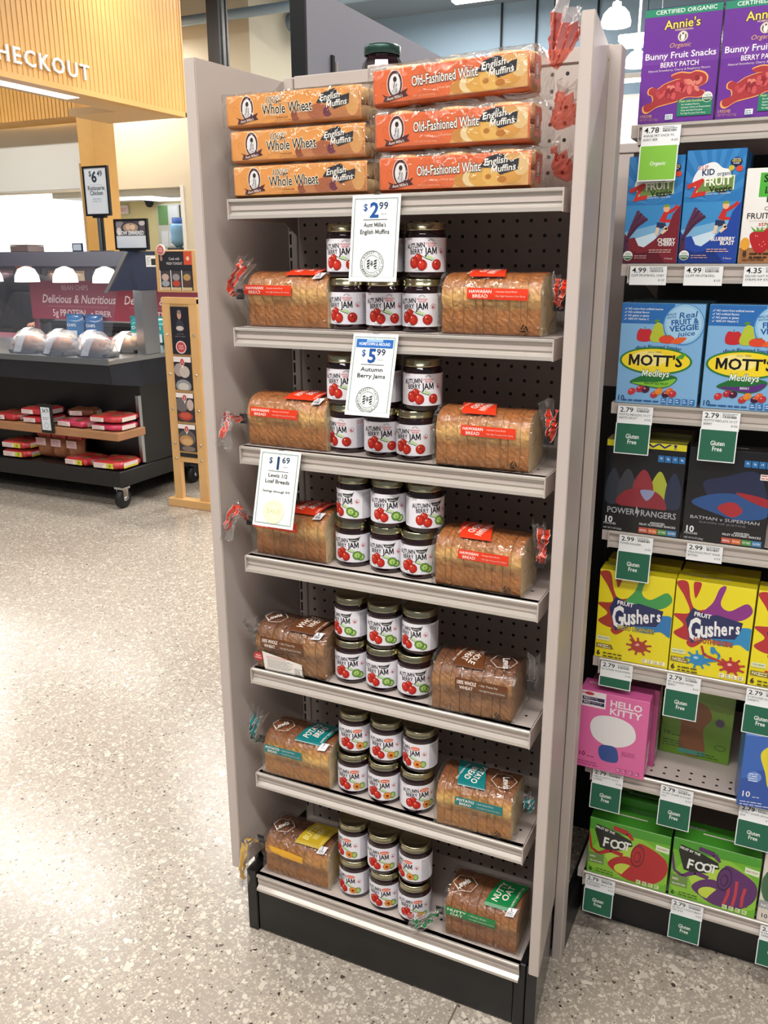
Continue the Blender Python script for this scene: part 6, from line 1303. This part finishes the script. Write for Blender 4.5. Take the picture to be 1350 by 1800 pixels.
# bread bags on the wood shelf and base shelf
mat('bag_red', '#cf3f2c', .3, coat=.3, noise=(18, '#b8304a', .5)); mat('bag_brown', '#8e5a3a', .4, noise=(16, '#6d3a2c', .6)); mat('bag_pink', '#c93a5e', .3, coat=.3)
def bun_bag(x, y, z, w, d, h, rz, label, mt='bag_red', yellow=True, group='red bun bags on the case shelves'):
    t = thing('bun_bag', label, 'bread bag', (x, y, z), rz, group)
    def pw(x, e): return math.copysign(abs(x)**e, x)
    def sup(u, v):
        a_ = u*2*PI; b_ = (v-.5)*PI; k = 1+.05*math.sin(a_*7+x*9)*math.cos(b_)
        return (w/2*pw(math.cos(a_), .38)*pw(math.cos(b_), .45)*k, d/2*pw(math.sin(a_), .38)*pw(math.cos(b_), .45)*k, .001+h/2+h/2*pw(math.sin(b_), .55)*(1+.06*math.sin(a_*3+x*5)))
    m = MB().grid(sup, 28, 10).build('bag', MATS[mt], t)
    for sx in (-.25, .25):
        for sy in (-.22, .22): MB().lathe([(0, h*.99+.006), (w*.12, h*.98+.004), (w*.17, h*.97-.002), (w*.18, h*.9)], 14, (sx*w, sy*d, 0)).build('bun_top', MATS['bag_brown'], t)
    a = Art(); a.rect(-w*.38, h*.2, w*.05, h*.78, '#ecdfdc'); a.fine(-w*.35, h*.6, w*.36, 3, h*.09, '#b06a6a')
    if yellow: a.rect(w*.05, h*.22, w*.30, h*.8, '#d9cf3a'); a.ell(w*.17, h*.5, h*.18, h*.18, '#8aa02c', 12)
    a.put('front_print', t, front(0, -d/2, 0), MATS['printed_gloss'], base=.004)
    b = Art(); b.rect(-d*.35, h*.2, d*.25, h*.8, '#ead9d4')
    if yellow: b.rect(-d*.35, h*.2, d*.25, h*.42, '#d9c83a')
    b.put('side_print', t, front(w/2, 0, 0, (0, 1, 0), (0, 0, 1), (1, 0, 0)), MATS['printed_gloss'], base=.004)
ZW, ZL = .4975, .2455
bun_bag(-2.955, 2.83, ZW, .24, .21, .045, 0, 'lower red bun bag of the stack at the shelf end', 'bag_pink', False); bun_bag(-2.955, 2.83, ZW+.052, .25, .22, .045, .02, 'upper red bun bag of the stack at the shelf end', 'bag_red', False)
bun_bag(-3.235, 2.82, ZW, .26, .2, .05, -.05, 'pinkish bun bag right of the small black price stand', 'bag_pink', False)
bun_bag(-3.56, 2.83, ZW, .24, .2, .048, .03, 'lower red bun bag left of the small black price stand', 'bag_red', False); bun_bag(-3.57, 2.83, ZW+.055, .24, .2, .048, .0, 'upper red bun bag left of the small black price stand', 'bag_red', False)
bun_bag(-3.84, 2.83, ZW, .24, .2, .05, 0, 'red bun bag on the wood shelf at the left picture edge', 'bag_red', False)
bun_bag(-2.965, 2.83, ZL, .24, .23, .058, .02, 'red bun bag with yellow seal at the base corner'); bun_bag(-3.215, 2.82, ZL, .22, .21, .055, -.03, 'red bun bag with yellow seal, second from the base corner')
bun_bag(-3.78, 2.83, ZL, .25, .21, .055, .02, 'lower red bun bag with yellow seal at the left picture edge'); bun_bag(-3.78, 2.83, ZL+.062, .25, .21, .055, 0, 'upper red bun bag with yellow seal at the left picture edge')
bun_bag(-3.26, 2.89, ZW+.053, .2, .12, .05, .3, 'dark red bag lying on the pinkish bun bag', 'bag_brown', False)
def tall_bag(x, label, c):
    t = thing('tall_bread_bag', label, 'bread bag', (x, 2.86, ZL), 0, 'upright bagged breads on the case base')
    pillow(MB(), .125, .165, .10, 8, 10).build('bag', mat('tall_crust', '#a8714a', .4, noise=(18, '#8a4a38', .6)), t)
    MB().bbox(-.062, .062, -.03, .03, .14, .178, .008).build('bag_top', mat('tall_red', c, .35), t)
    a = Art(); a.rect(-.045, 0, .045, .05, '#d9b5b8'); a.fine(-.04, .04, .075, 4, .005, '#8a4a55'); a.put('label', t, front(0, -.055, .09), MATS['printed_gloss'], base=.001)
tall_bag(-3.60, 'upright bagged bread with red top, leftmost of three', '#b5303a'); tall_bag(-3.465, 'upright bagged bread, middle of three', '#8a3a38'); tall_bag(-3.325, 'upright bagged bread, rightmost of three', '#6d2c30')
ss = thing('shelf_price_stand', 'small black framed price stand on the wood shelf front', 'price stand', (-3.40, 2.70, .455))
MB().bbox(-.055, .055, -.014, -.002, 0, .19, .004).build('frame', MATS['black_metal'], ss)
a = Art(); a.rect(-.042, .02, .036, .17, '#dfe5ee'); a.text('$4.79', 0, .135, .025, '#2a2f3a', fit=.055); a.fine(-.03, .1, .06, 2, .006, '#7a8290'); a.ring(-.003, .05, .018, .018, .002, '#7a8290', 20); a.put('print', ss, front(0, -.014, 0), MATS['printed_paper'], base=.001)

# signs standing on the case
def sign(label, x, y, z0, zb, w, h, art, pole=True):
    t = thing('sign_stand', label, 'sign', (x, y, z0), 0)
    f = MB(); b = .012
    f.box(-w/2, w/2, -.008, .012, zb, zb+b).box(-w/2, w/2, -.008, .012, zb+h-b, zb+h).box(-w/2, -w/2+b, -.008, .012, zb+b, zb+h-b).box(w/2-b, w/2, -.008, .012, zb+b, zb+h-b).build('frame', MATS['black_metal'], t)
    p = MB().box(-w/2+b, w/2-b, -.003, .004, zb+b, zb+h-b).build('sheet', mat('sheet_blue', '#dfe6f0', .5), t)
    a = Art(); art(a, w, h); a.put('print', p, front(0, -.003, zb), MATS['printed_paper'], base=.001, eps=1e-4)
    if pole:
        MB().bbox(-.022, .004, .0, .02, .006, zb, .002).build('pole', MATS['steel'], t); MB().box(.008, .018, .0, .02, .006, zb).build('pole_rail', MATS['black_metal'], t); MB().bbox(-.06, .06, -.05, .05, 0, .006, .001).build('foot', MATS['black_metal'], t)
        MB().box(-.05, .05, -.006, .024, zb-.012, zb+.002).build('bracket', MATS['black_metal'], t)
    else: MB().box(-.08, .08, -.03, .03, 0, zb+.001).build('foot', MATS['black_metal'], t)
def s649(a, w, h):
    a.text('$', -.042, h*.80, .030, '#3a4350', w=1); a.text('6', -.010, h*.68, .062, '#333c4a', w=2); a.text('49', .038, h*.79, .034, '#3a4350', w=1, fit=.042); a.rect(-.05, h*.625, .05, h*.63, '#b9c3d0')
    a.text('Rotisserie', 0, h*.52, .026, '#4a5361', w=1, fit=.14); a.text('Chicken', 0, h*.42, .026, '#4a5361', w=1, fit=.11); a.text('Herb Roast', 0, h*.33, .010, '#98a2b0', w=0); a.text('Turkey Too', 0, h*.28, .010, '#98a2b0', w=0)
def sslow(a, w, h):
    a.rect(-w/2+.012, h*.46, w/2-.012, h-.012, '#5a5560')
    for x, y, rx, ry, c in ((-.09, .8, .03, .04, '#8d868c'), (0, .72, .075, .045, '#3f3c44'), (0, .72, .062, .035, '#a58f80'), (-.02, .74, .02, .022, '#d9b79c'), (.02, .73, .02, .02, '#e0c2a6'), (.1, .86, .025, .02, '#c9c2c0'), (-.1, .6, .02, .03, '#d6cfca')): a.ell(w/.28*x, h*y, rx, ry*.8, c, 16)
    a.text('SLOW SIMMERED', 0, h*.49, .022, '#eef0f4', w=2, fit=w*.80)
sign('framed white sign about rotisserie chicken on a pole above the case', -3.20, 3.12, 1.5955, .22, .205, .30, s649)
sign('framed sign with food photo above the case corner', -2.885, 3.05, 1.5955, .008, .262, .185, sslow, False)
t = thing('small_frame_sign', 'tiny white framed card on the case header', 'sign', (-3.44, 3.15, 1.5955)); MB().box(-.045, .045, 0, .008, 0, .055).build('frame', MATS['navy_header'], t); a = Art(); a.rect(-.036, .008, .036, .048, '#dfe8f4'); a.put('print', t, front(0, 0, 0), MATS['printed_paper'], base=.001)
t = thing('register_top', 'brownish box top on the case header at the left picture edge', 'box', (-3.96, 3.2, 1.5955)); MB().bbox(-.1, .07, -.05, .1, 0, .04, .004).build('box_body', mat('box_brown', '#8a7672', .6), t); MB().bbox(-.1, .07, -.05, .1, .041, .05, .003).build('box_lid', mat('box_brown2', '#97827c', .6), t)

# ================================================================ wooden display rack with photo panels
WR = thing('wooden_display_rack', 'narrow light wood rack with cooking photo panels and casters behind', 'display rack', (-2.595, 2.92, 0), .0)
wl = MATS['wood_light']
def post(xa, za, xb, zb, w=.062, d=.03, y=0.):
    return MB().add([(xa, y, za), (xa+w, y, za), (xb+w, y, zb), (xb, y, zb), (xa, y+d, za), (xa+w, y+d, za), (xb+w, y+d, zb), (xb, y+d, zb)], [(0, 1, 2, 3), (7, 6, 5, 4), (0, 4, 5, 1), (3, 2, 6, 7), (0, 3, 7, 4), (1, 5, 6, 2)])
MB().bbox(-.03, .36, -.02, .05, 0, .055, .004).build('foot_rail', wl, WR)
post(.015, .055, .015, 1.315).build('post', wl, WR); post(.215, .055, .215, 1.315).build('post', wl, WR)
MB().bbox(.015, .277, -.002, .03, 1.285, 1.325, .003).build('top_rail', wl, WR); MB().bbox(.077, .215, .002, .03, .30, .335, .003).build('cross_rail', wl, WR)
MB().box(.077, .215, .004, .026, .345, 1.285).build('panel_back', wl, WR)
MB().box(.08, .212, -.002, .004, .337, .360).build('dark_slot', MATS['black_matte'], WR)
for z in (1.10, .86, .64, .42, .32):
    for x in (.046, .246): MB().lathe([(0, -.006), (.007, -.004), (.008, 0)], 10, (x, -.001, z), axis='y').build('screw_cap', MATS['chrome'], WR)
def photo(name, x0, z0, w, h, fn, mt='printed_gloss'):
    p = MB().box(x0, x0+w, -.004, .003, z0, z0+h).build(name, MATS['black_matte'], WR); a = Art(); fn(a, w, h); a.clip(0, 0, w, h); a.put('photo_print', p, front(x0, -.004, z0), MATS[mt], base=.0008, eps=1e-4)
def ph0(a, w, h):
    a.rect(0, 0, w, h, '#23222c'); blob(a, [(w*.28, h*.52), (w*.34, h*.68), (w*.5, h*.74), (w*.68, h*.68), (w*.74, h*.52), (w*.5, h*.46)], '#3c3a44'); a.ell(w*.5, h*.83, w*.12, h*.09, '#c79c86', 16); a.ell(w*.5, h*.89, w*.12, h*.045, '#8d7a6c', 12); a.ell(w*.5, h*.55, w*.22, h*.05, '#c9bdb8', 14)
    a.text('Cook with', w*.5, h*.42, h*.025, '#8f8c96', w=0, fit=w*.4); a.text('FRESH TONIGHT', w*.5, h*.365, h*.025, '#8f8c96', w=0, fit=w*.6); a.ell(w*.5, h*.15, w*.30, h*.135, '#e8cfd0', 24); a.ell(w*.5, h*.15, w*.25, h*.112, '#c0474a', 24); a.text('3 EASY', w*.5, h*.16, h*.035, '#f0d6d4', fit=w*.3); a.text('STEPS', w*.5, h*.105, h*.035, '#f0d6d4', fit=w*.3)
def phn(n, cs):
    def f(a, w, h):
        a.rect(0, 0, w, h, '#2a2830'); a.rect(0, h*.84, w, h, '#efe6e6')
        for x, y, rx, ry, c in cs: a.ell(w*x, h*y, w*rx, h*ry, c, 16)
        a.poly([(w*.40, h*.84), (w*.6, h*.84), (w*.5, h*.62)], '#efe6e6'); a.ell(w*.5, h*.84, w*.13, h*.12, '#efe0dc', 18); a.ell(w*.5, h*.84, w*.11, h*.10, '#bf3f3a', 18); a.text(str(n), w*.5, h*.79, h*.09, '#f4e2dc')
    return f
photo('photo_panel', .080, .985, .132, .285, ph0)
photo('photo_panel', .080, .765, .132, .205, phn(1, ((.3, .6, .3, .2, '#a89a98'), (.6, .55, .3, .18, '#c2b6ae'), (.5, .12, .45, .2, '#8f9298'), (.5, .1, .32, .12, '#c9c3bb'))))
photo('photo_panel', .080, .565, .132, .180, phn(2, ((.3, .6, .4, .25, '#6b666a'), (.8, .6, .2, .2, '#c2aca8'), (.5, .2, .42, .16, '#a83a30'), (.5, .22, .3, .10, '#c4563f'))))
photo('photo_panel', .080, .375, .132, .172, phn(3, ((.5, .5, .5, .3, '#5d5654'), (.45, .4, .4, .2, '#b98a58'), (.5, .36, .3, .12, '#d0a572'), (.55, .1, .4, .1, '#7a6a66'))))
hd = MB().bbox(0, .30, -.012, .012, 1.355, 1.60, .003).build('header_frame', wl, WR)
a = Art(); w_, h_ = .245, .225; a.rect(0, 0, w_, h_, '#2c2b31'); a.text('Cook with', w_*.47, h_*.78, .016, '#d8d4d6', w=0, fit=.08); a.text('FRESH TONIGHT', w_*.47, h_*.66, .015, '#d8d4d6', w=0, fit=.12); a.rect(w_*.76, h_*.66, w_, h_, '#d4573a'); a.ell(w_*.88, h_*.82, .012, .012, '#efc3b0', 12); a.ell(w_*.08, h_*.84, .010, .02, '#a8847a', 12)
for k in range(3):
    x = w_*(.03+.33*k); a.rect(x, 0, x+w_*.28, h_*.50, '#4a4346'); a.rect(x, 0, x+w_*.28, h_*.08, '#cdb48a'); a.ell(x+w_*.14, h_*.34, w_*.11, h_*.09, ('#c7aaa0', '#9a9296', '#b8935f')[k], 14); a.ell(x+w_*.14, h_*.18, w_*.12, h_*.08, ('#9fa4aa', '#b8483a', '#5d4038')[k], 14); a.rect(x-w_*.025, 0, x, h_*.52, '#e8e4e2')
a.put('header_print', hd, front(.028, -.012, 1.366), MATS['printed_gloss'], base=.0008, eps=1e-4)
bd = MB().lathe([(0, -.003), (.032, -.003), (.032, .003), (0, .003)], 24, (.055, -.02, 1.60), axis='y').build('round_badge', mat('badge', '#efdcd8', .4), WR)
a = Art(); a.ell(0, 0, .025, .027, '#d06a66', 20); a.text('3 EASY', 0, .004, .008, '#f4e0dc', fit=.03); a.text('STEPS', 0, -.010, .008, '#f4e0dc', fit=.03); a.put('badge_print', bd, front(.055, -.0235, 1.60), MATS['printed_gloss'], base=.0006)
# rear half with pockets of recipe cards
post(.30, .055, .30, 1.31, .05, .03, .10).build('rear_post', wl, WR)
for i in range(5):
    z = 1.17-i*.20
    pk = MB().bbox(.285, .335, .02, .10, z-.10, z-.085, .002).build('card_pocket', wl, WR)
    for k, c in enumerate(('#d9c49a', '#3a3632', '#c9b98f')): MB().box(.286, .334, .03+.02*k, .034+.02*k, z-.085, z+.07-.03*k).build('recipe_card', mat('rc'+c, c, .6), pk)

# ================================================================ person behind the case
def person():
    t = thing('person', 'person in black clothes with grey hair standing behind the hot food case', 'person', (-5.34, 4.45, 0), .3)
    me = bpy.data.meshes.new('body')
    vs = [(0, 0, .92), (0, 0, 1.10), (0, .01, 1.28), (0, .01, 1.36), (0, 0, 1.42), (0, -.01, 1.50),
          (-.20, .01, 1.33), (-.30, -.02, 1.10), (-.24, -.20, .98), (.20, .01, 1.33), (.30, -.02, 1.10), (.20, -.20, 1.02),
          (-.10, 0, .86), (-.11, -.01, .48), (-.11, .01, .08), (-.11, -.12, .04), (.10, 0, .86), (.11, -.01, .48), (.11, .01, .08), (.11, -.12, .04)]
    es = [(0, 1), (1, 2), (2, 3), (3, 4), (4, 5), (3, 6), (6, 7), (7, 8), (3, 9), (9, 10), (10, 11), (0, 12), (12, 13), (13, 14), (14, 15), (0, 16), (16, 17), (17, 18), (18, 19)]
    rs = [(.17, .12), (.165, .115), (.19, .12), (.12, .09), (.055, .055), (.05, .05), (.075, .075), (.055, .055), (.035, .035), (.075, .075), (.055, .055), (.035, .035), (.095, .10), (.07, .07), (.045, .045), (.04, .03), (.095, .10), (.07, .07), (.045, .045), (.04, .03)]
    me.from_pydata(vs, es, []); me.materials.append(mat('black_cloth', '#17191f', .8, bump=(60, .4)))
    o = link('body', me, t); sk = o.modifiers.new('skin', 'SKIN'); ss_ = o.modifiers.new('sub', 'SUBSURF'); ss_.levels = 2; ss_.render_levels = 2
    for i, r in enumerate(rs): me.skin_vertices[0].data[i].radius = r
    me.skin_vertices[0].data[0].use_root = True
    skin = mat('skin', '#b98468', .5)
    def ellip(cx, cy, cz, rx, ry, rz_, n=16, k0=0, k1=12):
        mb = MB(); mb.lathe([(max(math.sin(k*PI/12), .001), -math.cos(k*PI/12)) for k in range(k0, k1+1)], n); mb.v = [(cx+p[0]*rx, cy+p[1]*ry, cz+p[2]*rz_) for p in mb.v]; return mb
    hd_ = ellip(0, -.02, 1.535, .075, .092, .108); h = hd_.build('head', skin, t)
    ellip(0, -.112, 1.525, .013, .016, .02, 10).build('nose', skin, h); ellip(-.076, 0, 1.53, .012, .02, .03, 10).build('ear', skin, h); ellip(.076, 0, 1.53, .012, .02, .03, 10).build('ear', skin, h)
    for s in (-1, 1): ellip(s*.03, -.098, 1.545, .011, .008, .007, 10).build('eye', MATS['black_gloss'], h)
    ellip(0, -.103, 1.485, .024, .008, .006, 10).build('mouth', mat('lips', '#8e5148', .5), h)
    ellip(0, .0, 1.565, .084, .096, .092, 18, 5, 12).build('hair', mat('grey_hair', '#5d5a5c', .8, bump=(90, .8)), t)
    for sx, hx, hy, hz in ((-1, -.24, -.20, .98), (1, .20, -.20, 1.02)):
        hn = ellip(hx-.01*sx, hy-.06, hz-.012, .036, .045, .016, 12).build('hand', skin, t)
        for k in range(4): MB().tube([(hx-.01*sx+(k-1.5)*.018, hy-.09, hz-.012), (hx-.01*sx+(k-1.5)*.020, hy-.125-.008*(1.5-abs(k-1.5)), hz-.016), (hx-.01*sx+(k-1.5)*.020, hy-.150-.010*(1.5-abs(k-1.5)), hz-.034)], [.0095, .009, .007], 8).build('finger', skin, hn)
        MB().tube([(hx-.03*sx, hy-.05, hz-.012), (hx-.055*sx, hy-.085, hz-.016), (hx-.055*sx, hy-.11, hz-.026)], [.011, .010, .008], 8).build('thumb', skin, hn)
person()
t = thing('prep_table', 'dark prep table with equipment behind the hot food case', 'table', (-4.9, 5.5, 0))
MB().bbox(-1.2, 1.2, -.3, .3, .92, .96, .005).build('table_top', MATS['charcoal'], t)
for sx in (-1.12, 1.12):
    for sy in (-.24, .24): MB().box(sx-.025, sx+.025, sy-.025, sy+.025, 0, .92).build('leg', MATS['black_metal'], t)
for x, w_, h_, c, nm, lb in ((-5.6, .3, .25, '#1b1d22', 'slow_cooker', 'black appliance on the prep table at the left picture edge'), (-4.25, .3, .20, '#22242a', 'label_printer', 'dark appliance on the prep table beside the red banner')):
    t = thing(nm, lb, 'appliance', (x, 5.5, .961)); MB().bbox(-w_/2, w_/2, -.15, .15, 0, h_, .03, seg=2).build('housing', mat('app'+c, c, .3), t); MB().bbox(-w_/2+.02, w_/2-.02, -.13, .13, h_+.001, h_+.03, .01).build('lid', MATS['steel'], t); MB().box(-.06, .06, -.155, -.15, h_*.4, h_*.7).build('panel', MATS['chrome'], t)

# ================================================================ low checkout rack seen through the case glass
t = thing('checkout_rack', 'low dim rack of packets seen through the glass of the hot food case', 'rack', (-7.4, 6.6, 0))
MB().box(-2.4, 2.6, .25, .28, 0, 1.47).build('back_board', mat('rack_grey', '#5f5a66', .6), t)
for z in (.35, .72, 1.09): MB().box(-2.4, 2.6, -.1, .25, z-.03, z).build('shelf', MATS['charcoal'], t)
for x in (-2.4, .08, 2.57): MB().box(x, x+.03, -.1, .25, 0, 1.44).build('upright', MATS['charcoal'], t)
words = ('leftmost', 'second', 'third', 'fourth', 'fifth', 'sixth', 'seventh', 'eighth', 'ninth', 'tenth', 'eleventh', 'rightmost')
for i, c in enumerate(('#8a7468', '#6b6a78', '#9c8a74', '#b5a55a', '#8f7078', '#5f6a8c', '#a8887c', '#c2a98c', '#7a6a80', '#96805a', '#6d7488', '#a3837a')):
    q = thing('snack_packet', 'blurred packet on the dim rack behind the case, %s of twelve from the left' % words[i], 'packet', (-7.4-2.15+i*.385, 6.6, 1.0905), group='packets on the dim rack')
    pillow(MB(), .26, .30, .10).build('packet', mat('packet'+c, c, .5), q); MB().box(-.13, .13, -.004, .004, .295, .325).build('top_seal', mat('packet'+c, c), q)
